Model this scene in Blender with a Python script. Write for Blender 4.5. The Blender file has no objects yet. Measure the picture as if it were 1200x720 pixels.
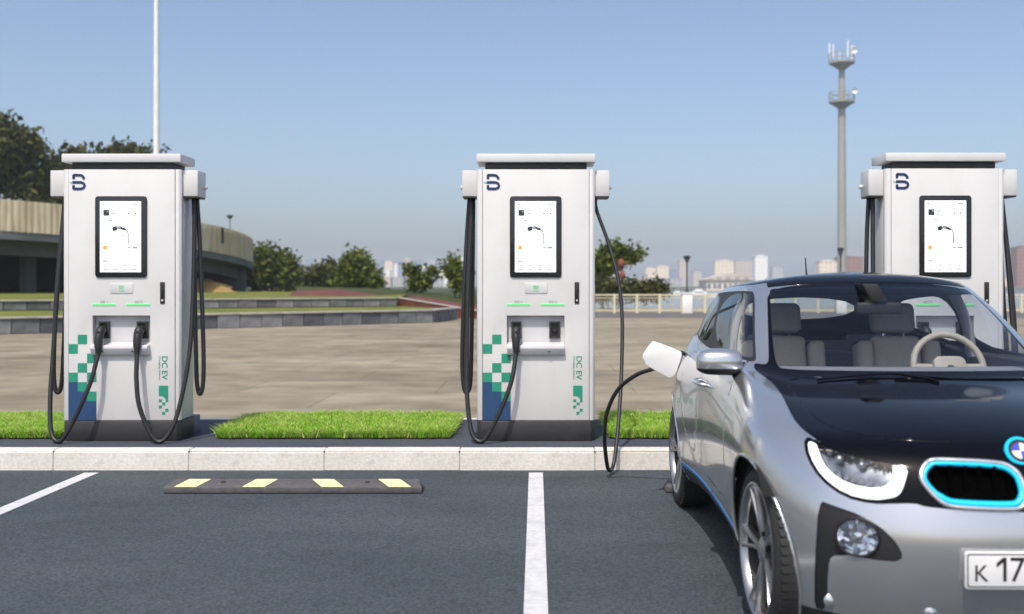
import bpy, bmesh, math, random
import numpy as np
from mathutils import Vector, Matrix

random.seed(7); RNG = np.random.default_rng(7)
scene = bpy.context.scene
COL = scene.collection

# ---------------------------------------------------------------- camera
FPX, CX, CY, CAMH = 1250.0, 628.0, 335.0, 1.285      # focal length in px of the 1200 px wide photo, vanishing point, eye height
cam_data = bpy.data.cameras.new('camera')
cam_data.sensor_width = 36.0
cam_data.lens = FPX / 1200.0 * 36.0
cam_data.shift_x = -(CX - 600.0) / 1200.0
cam_data.shift_y = (CY - 360.0) / 1200.0
cam_data.clip_start = 0.1
cam_data.clip_end = 12000.0
cam_data.dof.use_dof = True
cam_data.dof.focus_distance = 6.7
cam_data.dof.aperture_fstop = 2.2
cam = bpy.data.objects.new('camera', cam_data)
cam.location = (0, 0, CAMH)
cam.rotation_euler = (math.radians(90), 0, 0)
COL.objects.link(cam)
scene.camera = cam

# ---------------------------------------------------------------- sky, sun, exposure
SUN_EL, SUN_AZ = math.radians(57), math.radians(180 + 15)     # azimuth clockwise from +Y
world = bpy.data.worlds.new('World'); scene.world = world; world.use_nodes = True
wn = world.node_tree.nodes; wl = world.node_tree.links
bg = wn['Background']
sky = wn.new('ShaderNodeTexSky'); sky.sky_type = 'NISHITA'; sky.sun_disc = False
sky.sun_elevation = SUN_EL; sky.sun_rotation = SUN_AZ
sky.altitude = 0; sky.air_density = 0.8; sky.dust_density = 3.2; sky.ozone_density = 1.0
wl.new(sky.outputs['Color'], bg.inputs['Color'])
bg.inputs['Strength'].default_value = 0.128
sun_data = bpy.data.lights.new('sun', 'SUN')
sun_data.energy = 2.35; sun_data.angle = math.radians(0.6); sun_data.color = (1.0, 0.945, 0.87)
sun = bpy.data.objects.new('sun', sun_data)
sd = Vector((math.sin(SUN_AZ) * math.cos(SUN_EL), math.cos(SUN_AZ) * math.cos(SUN_EL), math.sin(SUN_EL)))
sun.rotation_euler = (-sd).to_track_quat('-Z', 'Y').to_euler()
sun.location = (-6, -8, 12)
COL.objects.link(sun)
vs = scene.view_settings
vs.view_transform = 'Standard'; vs.look = 'None'; vs.gamma = 1.0; vs.use_curve_mapping = False
vs.exposure = 0.52
scene.render.engine = 'CYCLES'
cy = scene.cycles
cy.use_denoising = True
cy.max_bounces = 10; cy.transparent_max_bounces = 16; cy.glossy_bounces = 5; cy.volume_bounces = 1; cy.diffuse_bounces = 3
cy.sample_clamp_indirect = 6.0

# ---------------------------------------------------------------- helpers
def at(x, y, Y):
    """point of the place at depth Y that stands at photo position x, y"""
    return Vector(((x - CX) * Y / FPX, Y, CAMH - (y - CY) * Y / FPX))

def gY(y, z=0.0):
    return FPX * (CAMH - z) / (y - CY)

def tag(o, label=None, category=None, group=None, kind=None):
    if label: o['label'] = label
    if category: o['category'] = category
    if group: o['group'] = group
    if kind: o['kind'] = kind
    return o

def empty(name, loc, rz=0.0):
    o = bpy.data.objects.new(name, None)
    o.location = loc; o.rotation_euler = (0, 0, rz); o.empty_display_size = 0.2
    COL.objects.link(o); return o

def link(name, me, mat=None, parent=None, smooth=None, loc=None):
    o = bpy.data.objects.new(name, me); COL.objects.link(o)
    if mat is not None:
        if not me.materials: me.materials.append(mat)
    if parent is not None: o.parent = parent
    if loc is not None: o.location = loc
    if smooth is not None:
        me.polygons.foreach_set('use_smooth', [True] * len(me.polygons))
        if smooth < 180: me.set_sharp_from_angle(angle=math.radians(smooth))
    return o

def copy_tree(o, parent=None):
    c = o.copy(); COL.objects.link(c)
    if parent is not None:
        c.parent = parent
    for ch in list(o.children): copy_tree(ch, c)
    return c

class MB:
    """collects vertices and faces; build() links ONE mesh object"""
    def __init__(s): s.v = []; s.f = []
    def add(s, vs_, fs):
        n = len(s.v); s.v += [tuple(p) for p in vs_]; s.f += [tuple(i + n for i in f) for f in fs]; return s
    def box(s, x0, x1, y0, y1, z0, z1):
        return s.add([(x0, y0, z0), (x1, y0, z0), (x1, y1, z0), (x0, y1, z0), (x0, y0, z1), (x1, y0, z1), (x1, y1, z1), (x0, y1, z1)],
                     [(0, 3, 2, 1), (4, 5, 6, 7), (0, 1, 5, 4), (1, 2, 6, 5), (2, 3, 7, 6), (3, 0, 4, 7)])
    def prism(s, poly, a0, a1, axis='y'):
        """poly of 2D points (counter-clockwise); axis y: points are (x, z); axis z: (x, y); axis x: (y, z)"""
        def P(p, a):
            return (p[0], a, p[1]) if axis == 'y' else ((p[0], p[1], a) if axis == 'z' else (a, p[0], p[1]))
        n = len(poly)
        vv = [P(p, a0) for p in poly] + [P(p, a1) for p in poly]
        ff = [tuple(range(n)), tuple(reversed(range(n, 2 * n)))] + [(i, i + n, (i + 1) % n + n, (i + 1) % n) for i in range(n)]
        return s.add(vv, ff)
    def tube(s, pts, r, seg=8, closed=False, squash=None):
        pts = [Vector(p) for p in pts]; n = len(pts)
        rr = r if hasattr(r, '__len__') else [r] * n
        base = len(s.v); prev = None
        for i, p in enumerate(pts):
            if closed: d = pts[(i + 1) % n] - pts[i - 1]
            else: d = pts[min(i + 1, n - 1)] - pts[max(i - 1, 0)]
            d.normalize()
            if prev is None:
                up = Vector((0, 0, 1)) if abs(d.z) < 0.9 else Vector((0, 1, 0))
                a = d.cross(up).normalized()
            else:
                a = (prev - d * prev.dot(d)).normalized()
            prev = a; b = d.cross(a)
            for k in range(seg):
                t = 2 * math.pi * k / seg
                q = p + (a * math.cos(t) + b * math.sin(t) * (squash or 1.0)) * rr[i]
                s.v.append(tuple(q))
        m = n if closed else n - 1
        for i in range(m):
            j = (i + 1) % n
            for k in range(seg):
                k2 = (k + 1) % seg
                s.f.append((base + i * seg + k, base + i * seg + k2, base + j * seg + k2, base + j * seg + k))
        if not closed:
            s.f.append(tuple(base + k for k in reversed(range(seg))))
            s.f.append(tuple(base + (n - 1) * seg + k for k in range(seg)))
        return s
    def lathe(s, prof, seg=24, M=None, closed=False, cap=True):
        """prof: (radius, height) about local Z; M places it"""
        M = M or Matrix.Identity(4); base = len(s.v); n = len(prof)
        for r, h in prof:
            for k in range(seg):
                t = 2 * math.pi * k / seg
                s.v.append(tuple(M @ Vector((r * math.cos(t), r * math.sin(t), h))))
        for i in range(n if closed else n - 1):
            j = (i + 1) % n
            for k in range(seg):
                k2 = (k + 1) % seg
                s.f.append((base + i * seg + k, base + i * seg + k2, base + j * seg + k2, base + j * seg + k))
        if not closed and cap:
            if prof[0][0] > 1e-5: s.f.append(tuple(base + k for k in reversed(range(seg))))
            if prof[-1][0] > 1e-5: s.f.append(tuple(base + (n - 1) * seg + k for k in range(seg)))
        return s
    def mesh(s, name='mesh'):
        me = bpy.data.meshes.new(name); me.from_pydata(s.v, [], s.f); me.update(); return me
    def build(s, name, mat, parent=None, smooth=None, bevel=0.0, seg=2, loc=None):
        me = s.mesh(name)
        if bevel > 0:
            bm = bmesh.new(); bm.from_mesh(me)
            bmesh.ops.remove_doubles(bm, verts=bm.verts, dist=1e-5)
            bmesh.ops.recalc_face_normals(bm, faces=bm.faces)
            ed = [e for e in bm.edges if len(e.link_faces) == 2 and e.calc_face_angle(0) > 0.5]
            bmesh.ops.bevel(bm, geom=ed, offset=bevel, segments=seg, affect='EDGES', profile=0.5, clamp_overlap=True)
            bm.to_mesh(me); bm.free(); me.update()
            if smooth is None: smooth = 40
        return link(name, me, mat, parent, smooth, loc)

def cr(pts, n=8, closed=False):
    """Catmull-Rom through the points"""
    pts = [Vector(p) for p in pts]; out = []; m = len(pts)
    rng = range(m) if closed else range(m - 1)
    for i in rng:
        p1, p2 = pts[i], pts[(i + 1) % m]
        p0 = pts[i - 1] if (closed or i > 0) else p1 * 2 - p2
        p3 = pts[(i + 2) % m] if (closed or i + 2 < m) else p2 * 2 - p1
        for k in range(n):
            t = k / n
            out.append(0.5 * ((2 * p1) + (p2 - p0) * t + (2 * p0 - 5 * p1 + 4 * p2 - p3) * t * t + (3 * p1 - p0 - 3 * p2 + p3) * t ** 3))
    if not closed: out.append(pts[-1])
    return out

def rrect(x0, x1, z0, z1, r, n=5):
    out = []
    for cx_, cz_, a0 in ((x1 - r, z1 - r, 0), (x0 + r, z1 - r, 90), (x0 + r, z0 + r, 180), (x1 - r, z0 + r, 270)):
        for k in range(n + 1):
            t = math.radians(a0 + 90 * k / n)
            out.append((cx_ + r * math.cos(t), cz_ + r * math.sin(t)))
    return out

def text_mesh(body, size, extrude=0.001, bold=0.0):
    c = bpy.data.curves.new('lettering', 'FONT'); c.body = body; c.size = size; c.extrude = extrude; c.offset = bold
    c.align_x = 'LEFT'; c.resolution_u = 4
    o = bpy.data.objects.new('lettering', c)
    me = bpy.data.meshes.new_from_object(o)
    bpy.data.objects.remove(o); bpy.data.curves.remove(c)
    return me

# ---------------------------------------------------------------- materials
MATS = {}
def new_mat(name):
    m = bpy.data.materials.new(name); m.use_nodes = True; MATS[name] = m
    return m, m.node_tree.nodes, m.node_tree.links, m.node_tree.nodes['Principled BSDF']

def rgb(*c): return (c[0], c[1], c[2], 1.0)

def mat(name, col, rough=0.5, metal=0.0, col2=None, scale=20.0, detail=4.0, bump=0.0, bscale=None, coat=0.0, spec=0.5, stretch=None, rvar=0.0, contrast=(0.35, 0.65), wear=None):
    m, n, l, p = new_mat(name)
    p.inputs['Roughness'].default_value = rough; p.inputs['Metallic'].default_value = metal
    p.inputs['Specular IOR Level'].default_value = spec
    if coat: p.inputs['Coat Weight'].default_value = coat; p.inputs['Coat Roughness'].default_value = 0.04
    tc = n.new('ShaderNodeTexCoord'); vec = tc.outputs['Object']
    if stretch:
        mp = n.new('ShaderNodeMapping'); mp.inputs['Scale'].default_value = stretch; l.new(vec, mp.inputs['Vector']); vec = mp.outputs['Vector']
    nz = n.new('ShaderNodeTexNoise'); nz.inputs['Scale'].default_value = scale; nz.inputs['Detail'].default_value = detail
    l.new(vec, nz.inputs['Vector'])
    if col2 is None: col2 = tuple(c * 0.93 for c in col)
    rp = n.new('ShaderNodeValToRGB'); rp.color_ramp.elements[0].position = contrast[0]; rp.color_ramp.elements[1].position = contrast[1]
    rp.color_ramp.elements[0].color = rgb(*col2); rp.color_ramp.elements[1].color = rgb(*col)
    l.new(nz.outputs['Fac'], rp.inputs['Fac'])
    out = rp.outputs['Color']
    if wear:                                     # (scale, colour, amount): blotches of another colour
        n2 = n.new('ShaderNodeTexNoise'); n2.inputs['Scale'].default_value = wear[0]; n2.inputs['Detail'].default_value = 6
        l.new(vec, n2.inputs['Vector'])
        r2 = n.new('ShaderNodeValToRGB'); r2.color_ramp.elements[0].position = 0.5; r2.color_ramp.elements[1].position = 0.68
        r2.color_ramp.elements[0].color = (0, 0, 0, 1); r2.color_ramp.elements[1].color = (wear[2],) * 3 + (1,)
        l.new(n2.outputs['Fac'], r2.inputs['Fac'])
        mx = n.new('ShaderNodeMix'); mx.data_type = 'RGBA'
        l.new(r2.outputs['Color'], mx.inputs['Factor']); l.new(out, mx.inputs['A']); mx.inputs['B'].default_value = rgb(*wear[1])
        out = mx.outputs['Result']
    l.new(out, p.inputs['Base Color'])
    if rvar:
        mr = n.new('ShaderNodeMapRange'); mr.inputs['To Min'].default_value = rough - rvar; mr.inputs['To Max'].default_value = rough + rvar
        l.new(nz.outputs['Fac'], mr.inputs['Value']); l.new(mr.outputs['Result'], p.inputs['Roughness'])
    if bump:
        nb = n.new('ShaderNodeTexNoise'); nb.inputs['Scale'].default_value = bscale or scale * 3; nb.inputs['Detail'].default_value = 5
        l.new(vec, nb.inputs['Vector'])
        b = n.new('ShaderNodeBump'); b.inputs['Strength'].default_value = bump; b.inputs['Distance'].default_value = 0.01
        l.new(nb.outputs['Fac'], b.inputs['Height']); l.new(b.outputs['Normal'], p.inputs['Normal'])
    return m

def glass(name, tint, ior=1.45, boost=1.0):
    m, n, l, p = new_mat(name); n.remove(p)
    tr = n.new('ShaderNodeBsdfTransparent'); tr.inputs['Color'].default_value = rgb(*tint)
    gl = n.new('ShaderNodeBsdfGlossy'); gl.inputs['Roughness'].default_value = 0.01; gl.inputs['Color'].default_value = (boost, boost, boost, 1)
    lw = n.new('ShaderNodeLayerWeight'); lw.inputs['Blend'].default_value = 0.5          # Schlick reflectance, alike from both sides
    pw = n.new('ShaderNodeMath'); pw.operation = 'POWER'; pw.inputs[1].default_value = 5.0; l.new(lw.outputs['Facing'], pw.inputs[0])
    f0 = ((ior - 1) / (ior + 1)) ** 2
    fr = n.new('ShaderNodeMapRange'); fr.inputs['To Min'].default_value = f0; fr.inputs['To Max'].default_value = 1.0; l.new(pw.outputs[0], fr.inputs['Value'])
    mx = n.new('ShaderNodeMixShader'); l.new(fr.outputs[0], mx.inputs[0]); l.new(tr.outputs[0], mx.inputs[1]); l.new(gl.outputs[0], mx.inputs[2])
    l.new(mx.outputs[0], n['Material Output'].inputs['Surface'])
    return m

def emit(name, col, strength, rough=0.4):
    m, n, l, p = new_mat(name)
    p.inputs['Base Color'].default_value = rgb(*[c * 0.8 for c in col]); p.inputs['Roughness'].default_value = rough
    p.inputs['Emission Color'].default_value = rgb(*col); p.inputs['Emission Strength'].default_value = strength
    return m

def leafmat(name, cols, trans=0.25):
    """leaf colours come from a per-face value stored with the mesh"""
    m, n, l, p = new_mat(name)
    a = n.new('ShaderNodeAttribute'); a.attribute_name = 'tone'
    rp = n.new('ShaderNodeValToRGB'); e = rp.color_ramp.elements
    e[0].color = rgb(*cols[0]); e[1].color = rgb(*cols[-1])
    for i, c in enumerate(cols[1:-1]):
        q = e.new((i + 1) / (len(cols) - 1)); q.color = rgb(*c)
    l.new(a.outputs['Fac'], rp.inputs['Fac']); l.new(rp.outputs['Color'], p.inputs['Base Color'])
    p.inputs['Roughness'].default_value = 0.55; p.inputs['Specular IOR Level'].default_value = 0.25
    td = n.new('ShaderNodeBsdfTranslucent'); l.new(rp.outputs['Color'], td.inputs['Color'])
    mx = n.new('ShaderNodeMixShader'); mx.inputs[0].default_value = trans
    l.new(p.outputs[0], mx.inputs[1]); l.new(td.outputs[0], mx.inputs[2]); l.new(mx.outputs[0], n['Material Output'].inputs['Surface'])
    return m

def set_tone(me, vals):
    a = me.attributes.new('tone', 'FLOAT', 'FACE'); a.data.foreach_set('value', np.asarray(vals, dtype=np.float32))

# ================================================================ the setting near the camera
def ground_mat(name, c1, c2, c3, fine=60.0, big=0.35, bump=0.25, rough=0.85, stretch=(1, 1, 1), speck=0.25, stains=None, slabs=None):
    m, n, l, p = new_mat(name)
    tc = n.new('ShaderNodeTexCoord'); mp = n.new('ShaderNodeMapping'); mp.inputs['Scale'].default_value = stretch
    l.new(tc.outputs['Object'], mp.inputs['Vector'])
    a = n.new('ShaderNodeTexNoise'); a.inputs['Scale'].default_value = big; a.inputs['Detail'].default_value = 8; a.inputs['Roughness'].default_value = 0.62
    l.new(mp.outputs['Vector'], a.inputs['Vector'])
    r = n.new('ShaderNodeValToRGB'); e = r.color_ramp.elements
    e[0].position = 0.3; e[0].color = rgb(*c1); e[1].position = 0.72; e[1].color = rgb(*c3)
    q = e.new(0.5); q.color = rgb(*c2)
    l.new(a.outputs['Fac'], r.inputs['Fac'])
    b = n.new('ShaderNodeTexNoise'); b.inputs['Scale'].default_value = fine; b.inputs['Detail'].default_value = 3
    l.new(tc.outputs['Object'], b.inputs['Vector'])
    mr = n.new('ShaderNodeMapRange'); mr.inputs['From Min'].default_value = 0.3; mr.inputs['From Max'].default_value = 0.7
    mr.inputs['To Min'].default_value = 1 - speck; mr.inputs['To Max'].default_value = 1 + speck
    l.new(b.outputs['Fac'], mr.inputs['Value'])
    mx = n.new('ShaderNodeMix'); mx.data_type = 'RGBA'; mx.blend_type = 'MULTIPLY'; mx.inputs['Factor'].default_value = 1.0
    l.new(r.outputs['Color'], mx.inputs['A']); l.new(mr.outputs['Result'], mx.inputs['B'])
    out = mx.outputs['Result']
    for sc_, lo, hi, f_ in (stains or ()):               # spills, patches and scuffs with outlines of their own
        s1 = n.new('ShaderNodeTexNoise'); s1.inputs['Scale'].default_value = sc_; s1.inputs['Detail'].default_value = 9; s1.inputs['Roughness'].default_value = 0.65; l.new(tc.outputs['Object'], s1.inputs['Vector'])
        s2 = n.new('ShaderNodeMapRange'); s2.inputs['From Min'].default_value = lo; s2.inputs['From Max'].default_value = hi; s2.inputs['To Min'].default_value = 1.0; s2.inputs['To Max'].default_value = f_
        l.new(s1.outputs['Fac'], s2.inputs['Value'])
        m2 = n.new('ShaderNodeMix'); m2.data_type = 'RGBA'; m2.blend_type = 'MULTIPLY'; m2.inputs['Factor'].default_value = 1.0
        l.new(out, m2.inputs['A']); l.new(s2.outputs['Result'], m2.inputs['B']); out = m2.outputs['Result']
    if slabs:
        bk = n.new('ShaderNodeTexBrick'); bk.offset = 0.5; bk.inputs['Scale'].default_value = 1.0; bk.inputs['Brick Width'].default_value = slabs[0]; bk.inputs['Row Height'].default_value = slabs[1]
        bk.inputs['Mortar Size'].default_value = slabs[2]; bk.inputs['Mortar Smooth'].default_value = 0.3; bk.inputs['Color1'].default_value = (1, 1, 1, 1); bk.inputs['Color2'].default_value = (0.9, 0.9, 0.89, 1); bk.inputs['Mortar'].default_value = (slabs[3],) * 3 + (1,)
        l.new(tc.outputs['Object'], bk.inputs['Vector'])
        m3 = n.new('ShaderNodeMix'); m3.data_type = 'RGBA'; m3.blend_type = 'MULTIPLY'; m3.inputs['Factor'].default_value = 1.0
        l.new(out, m3.inputs['A']); l.new(bk.outputs['Color'], m3.inputs['B']); out = m3.outputs['Result']
    l.new(out, p.inputs['Base Color'])
    p.inputs['Roughness'].default_value = rough; p.inputs['Specular IOR Level'].default_value = 0.3
    bp = n.new('ShaderNodeBump'); bp.inputs['Strength'].default_value = bump; bp.inputs['Distance'].default_value = 0.006
    l.new(b.outputs['Fac'], bp.inputs['Height']); l.new(bp.outputs['Normal'], p.inputs['Normal'])
    return m

M_plaza = ground_mat('plaza_concrete', (0.185, 0.156, 0.108), (0.265, 0.228, 0.164), (0.34, 0.298, 0.222), fine=1.6, big=0.42, stretch=(0.4, 0.9, 1), speck=0.2, bump=0.1, stains=((0.5, 0.55, 0.75, 0.72), (3.0, 0.6, 0.8, 0.8)), slabs=(2.4, 1.6, 0.025, 0.80))
M_asphalt = ground_mat('asphalt', (0.040, 0.052, 0.061), (0.051, 0.064, 0.074), (0.066, 0.078, 0.088), fine=70, big=0.9, stretch=(0.6, 1.3, 1), speck=0.45, bump=0.6, stains=((1.1, 0.56, 0.74, 0.72), (0.6, 0.58, 0.72, 1.18), (7.0, 0.63, 0.72, 0.6)))
M_island = ground_mat('island_tarmac', (0.050, 0.058, 0.075), (0.060, 0.069, 0.086), (0.072, 0.08, 0.098), fine=90, big=1.2, speck=0.2, bump=0.3)
M_kerb = ground_mat('kerb_concrete', (0.56, 0.535, 0.485), (0.61, 0.585, 0.535), (0.66, 0.635, 0.585), fine=55, big=3.0, speck=0.10, bump=0.35, stains=((5.0, 0.58, 0.78, 0.8), (1.2, 0.55, 0.8, 0.86)))
M_line = mat('road_paint', (0.62, 0.62, 0.64), 0.7, col2=(0.52, 0.52, 0.55), scale=35, bump=0.25, bscale=140, wear=(6, (0.30, 0.32, 0.34), 0.4))
M_yellow = mat('yellow_reflective', (0.86, 0.80, 0.40), 0.55, col2=(0.80, 0.74, 0.36), scale=40, wear=(30, (0.42, 0.40, 0.25), 0.4))
M_rubber = mat('stop_rubber', (0.10, 0.096, 0.10), 0.8, col2=(0.075, 0.072, 0.075), scale=25, bump=0.3, bscale=120)
M_dark = mat('dark_joint', (0.03, 0.03, 0.032), 0.9)

KERB_Y, ISL_Z, ISL_Y1 = 7.40, 0.15, 9.05
ISLX0, ISLX1 = -7.2, 8.0
g = MB().add([(-2400, -15, 0), (2400, -15, 0), (2400, 62, 0), (-2400, 62, 0)], [(0, 1, 2, 3)]).build('ground', M_plaza); tag(g, 'brown concrete plaza behind the chargers', kind='structure')
ro = MB().add([(-40, -12, 0.004), (40, -12, 0.004), (40, KERB_Y + 0.05, 0.004), (-40, KERB_Y + 0.05, 0.004)], [(0, 1, 2, 3)]).build('parking_lot', M_asphalt); tag(ro, 'grey asphalt parking lot', kind='structure')
for xl, lab in ((-3.035, None), (0.0, None), (3.10, None)):
    ln = MB().box(xl - 0.048, xl + 0.048, 1.2, gY(555.5), 0.0041, 0.0085).build('parking_line', M_line, ro)

isl = MB().box(ISLX0, ISLX1, KERB_Y + 0.125, ISL_Y1, 0.0, ISL_Z).build('island_pavement', M_island); tag(isl, 'dark tarmac charging island', kind='structure')
MB().box(ISLX0, ISLX1, ISL_Y1 + 0.003, ISL_Y1 + 0.07, 0.0, ISL_Z + 0.004).build('island_edging', M_kerb, isl, bevel=0.006)
# kerb stones: joints where the photo shows them
kb = empty('kerb', (0, KERB_Y, 0)); tag(kb, 'pale concrete kerb along the charging island', kind='structure')
pit = 0.94; x0 = -3.35 - 4 * pit
prof = [(0.0, 0.0), (0.13, 0.0), (0.13, 0.146), (0.035, 0.146), (0.016, 0.139), (0.008, 0.124)]
kme = MB().prism([(p[0], p[1]) for p in prof], 0.0015, pit - 0.0015, axis='x')
kme.v = [(v[0], v[1], v[2]) for v in kme.v]
kmesh = kme.mesh('kerb_stone'); kmesh.materials.append(M_kerb)
bm = bmesh.new(); bm.from_mesh(kmesh); bmesh.ops.recalc_face_normals(bm, faces=bm.faces)
bmesh.ops.bevel(bm, geom=[e for e in bm.edges if e.calc_face_angle(0) > 1.0], offset=0.004, segments=2, affect='EDGES'); bm.to_mesh(kmesh); bm.free()
for i in range(16):
    o = bpy.data.objects.new('kerb_stone', kmesh); COL.objects.link(o); o.parent = kb
    o.location = (x0 + i * pit, random.uniform(-0.002, 0.002), random.uniform(-0.002, 0.002))
# dark mortar behind the joints
MB().box(x0, x0 + 16 * pit, 0.012, 0.12, 0.0, 0.136).build('mortar', M_dark, kb)

# wheel stops
def wheel_stop(x_c, y_c, label):
    r = empty('wheel_stop', (x_c, y_c, 0.0086)); tag(r, label, 'wheel stop', 'wheel stops in the parking bays')
    L, w0, h0, h = 0.797, 0.095, 0.036, 0.062; yb = 0.05
    b = MB()
    e = 0.035
    b.add([(-L, -w0, 0), (L, -w0, 0), (L, w0, 0), (-L, w0, 0), (-L, -w0, h0), (L, -w0, h0), (L - e, yb, h), (-L + e, yb, h)],
          [(0, 3, 2, 1), (0, 1, 5, 4), (4, 5, 6, 7), (2, 3, 7, 6), (1, 2, 6, 5), (3, 0, 4, 7)])
    b.build('body', M_rubber, r, bevel=0.004)
    for cxs, sl in ((-0.635, 1), (-0.215, 1), (0.205, -1), (0.62, -1)):
        hw = 0.068; a = 0.026 if sl > 0 else -0.042
        y0_, y1_ = -w0 + 0.006, yb - 0.008
        zf = lambda y: h0 + (h - h0) * (y + w0) / (yb + w0) + 0.0015
        pts = [(cxs - hw - a, y0_, zf(y0_)), (cxs + hw - a, y0_, zf(y0_)), (cxs + hw + a, y1_, zf(y1_)), (cxs - hw + a, y1_, zf(y1_))]
        s_ = MB().add(pts + [(p[0], p[1], p[2] - 0.006) for p in pts], [(0, 1, 2, 3), (0, 4, 5, 1), (1, 5, 6, 2), (2, 6, 7, 3), (3, 7, 4, 0)])
        s_.build('reflective_strip', M_yellow, r)
    for bx_ in (-0.45, 0.45):
        MB().lathe([(0.017, -0.004), (0.017, 0.001), (0.015, 0.004), (0.006, 0.006), (0.0, 0.006)], 10, Matrix.Translation((bx_, -0.01, 0.052)) @ Matrix.Rotation(0.17, 4, 'X')).build('bolt', M_dark, r, smooth=40)
    return r
wheel_stop(-1.50, 6.66, 'dark rubber wheel stop with four yellow strips in the empty parking bay')
wheel_stop(1.60, 6.68, 'dark rubber wheel stop mostly hidden behind the silver car')

# grass patches on the island
M_grass = leafmat('lawn_blades', [(0.09, 0.23, 0.014), (0.20, 0.42, 0.026), (0.34, 0.62, 0.05), (0.60, 0.62, 0.22)], 0.45)
M_soil = mat('lawn_soil', (0.07, 0.10, 0.02), 0.95, col2=(0.04, 0.06, 0.012), scale=30)
def grass_patch(xa, xb, label):
    ya, yb = 7.90, 8.98
    n = int((xb - xa) * (yb - ya) * 14000)
    x = RNG.uniform(xa, xb, n); y = RNG.uniform(ya, yb, n)
    k = n // 8                                            # more blades along the rim, some spilling over
    side = RNG.integers(0, 4, k); tt = RNG.uniform(0, 1, k); sp_ = RNG.normal(0.0, 0.012, k) + 0.012 * np.sin(tt * 37)
    x[:k] = np.where(side < 2, xa + (xb - xa) * tt, np.where(side == 2, xa - sp_, xb + sp_)); y[:k] = np.where(side == 0, ya - sp_, np.where(side == 1, yb + sp_, ya + (yb - ya) * tt))
    edge = np.minimum(np.minimum(x - xa, xb - x), np.minimum(y - ya, yb - y))
    clump = 0.5 + 0.5 * np.sin(x * 9.1 + 2.0 * np.sin(y * 7.3)) * np.cos(y * 10.7 + 1.7 * np.sin(x * 6.1))
    h = RNG.uniform(0.04, 0.085, n) * (0.8 + 0.4 * clump); w = RNG.uniform(0.0035, 0.0065, n)
    ang = RNG.uniform(0, 2 * math.pi, n); lean = RNG.uniform(0.2, 1.1, n) * h
    la = RNG.uniform(0, 2 * math.pi, n)
    # blades at the rim droop outwards
    out = np.clip(1 - edge / 0.05, 0, 1)
    dx = np.cos(la) * lean + out * 0.02 * np.where(np.abs(x - xa) < np.abs(xb - x), -1, 1) * (np.minimum(x - xa, xb - x) < 0.05)
    dy = np.sin(la) * lean + out * 0.02 * np.where(np.abs(y - ya) < np.abs(yb - y), -1, 1) * (np.minimum(y - ya, yb - y) < 0.05)
    z0 = ISL_Z + 0.012
    ca, sa = np.cos(ang) * w, np.sin(ang) * w
    V = np.zeros((n, 5, 3))
    V[:, 0] = np.stack([x - ca, y - sa, np.full(n, z0)], 1); V[:, 1] = np.stack([x + ca, y + sa, np.full(n, z0)], 1)
    V[:, 2] = np.stack([x + ca * .8 + dx * .35, y + sa * .8 + dy * .35, z0 + h * .6], 1)
    V[:, 3] = np.stack([x - ca * .8 + dx * .35, y - sa * .8 + dy * .35, z0 + h * .6], 1)
    V[:, 4] = np.stack([x + dx, y + dy, z0 + h * 0.95], 1)
    idx = np.arange(n)[:, None] * 5
    quads = (idx + np.array([[0, 1, 2, 3]])).tolist(); tris = (idx + np.array([[3, 2, 4]])).tolist()
    me = bpy.data.meshes.new('grass'); me.from_pydata(V.reshape(-1, 3).tolist(), [], quads + tris); me.update()
    tone = np.clip(0.38 + 0.32 * clump + RNG.normal(0.2, 0.2, n), 0, 1)
    dead = RNG.random(n) < 0.05; tone = np.where(dead, 1.0, np.minimum(tone, 0.9))
    set_tone(me, np.concatenate([tone, tone]))
    me.materials.append(M_grass)
    o = bpy.data.objects.new('grass', me); COL.objects.link(o); tag(o, label, 'grass', kind='stuff')
    MB().box(xa + 0.01, xb - 0.01, ya + 0.01, yb - 0.01, ISL_Z + 0.0005, ISL_Z + 0.02).build('soil', M_soil, o, bevel=0.006)
    return o
grass_patch(-5.55, -3.56, 'bright green grass at the left edge beside the left charger')
grass_patch(-2.34, -0.66, 'bright green grass strip between the left and middle chargers')
grass_patch(0.58, 2.42, 'bright green grass strip between the middle charger and the car')

# ================================================================ the chargers
M_white = mat('white_steel', (0.645, 0.64, 0.63), 0.42, col2=(0.62, 0.615, 0.605), scale=1.6, bump=0.03, bscale=260, coat=0.15, wear=(5.0, (0.54, 0.53, 0.505), 0.35))
M_cap = mat('white_cap', (0.66, 0.66, 0.655), 0.45, scale=2.5, wear=(5, (0.6, 0.6, 0.58), 0.3))
M_recess = mat('grey_recess', (0.62, 0.62, 0.625), 0.45, scale=6)
M_black = mat('black_steel', (0.022, 0.022, 0.024), 0.5, col2=(0.030, 0.030, 0.032), scale=5, bump=0.04, bscale=200, wear=(6, (0.055, 0.052, 0.05), 0.35))
M_blackgl = mat('black_glass', (0.018, 0.019, 0.021), 0.22, scale=5)
M_plinth = mat('grey_plinth', (0.16, 0.18, 0.21), 0.7, scale=8, col2=(0.13, 0.15, 0.18))
M_navy = mat('navy_vinyl', (0.018, 0.062, 0.16), 0.45, scale=5)
M_green = mat('green_vinyl', (0.02, 0.27, 0.165), 0.45, scale=5)
M_logo = mat('logo_navy', (0.012, 0.035, 0.11), 0.45, scale=5)
M_teal = mat('logo_tip', (0.30, 0.62, 0.60), 0.45, scale=5)
M_cable = mat('cable_rubber', (0.014, 0.014, 0.015), 0.42, col2=(0.02, 0.02, 0.021), scale=12)
M_plug = mat('plug_plastic', (0.020, 0.020, 0.021), 0.38, scale=20, bump=0.05, bscale=300)
M_grey_txt = mat('grey_print', (0.25, 0.27, 0.27), 0.6, scale=5)
M_ui = emit('screen_white', (0.93, 0.94, 0.95), 0.62)
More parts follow.
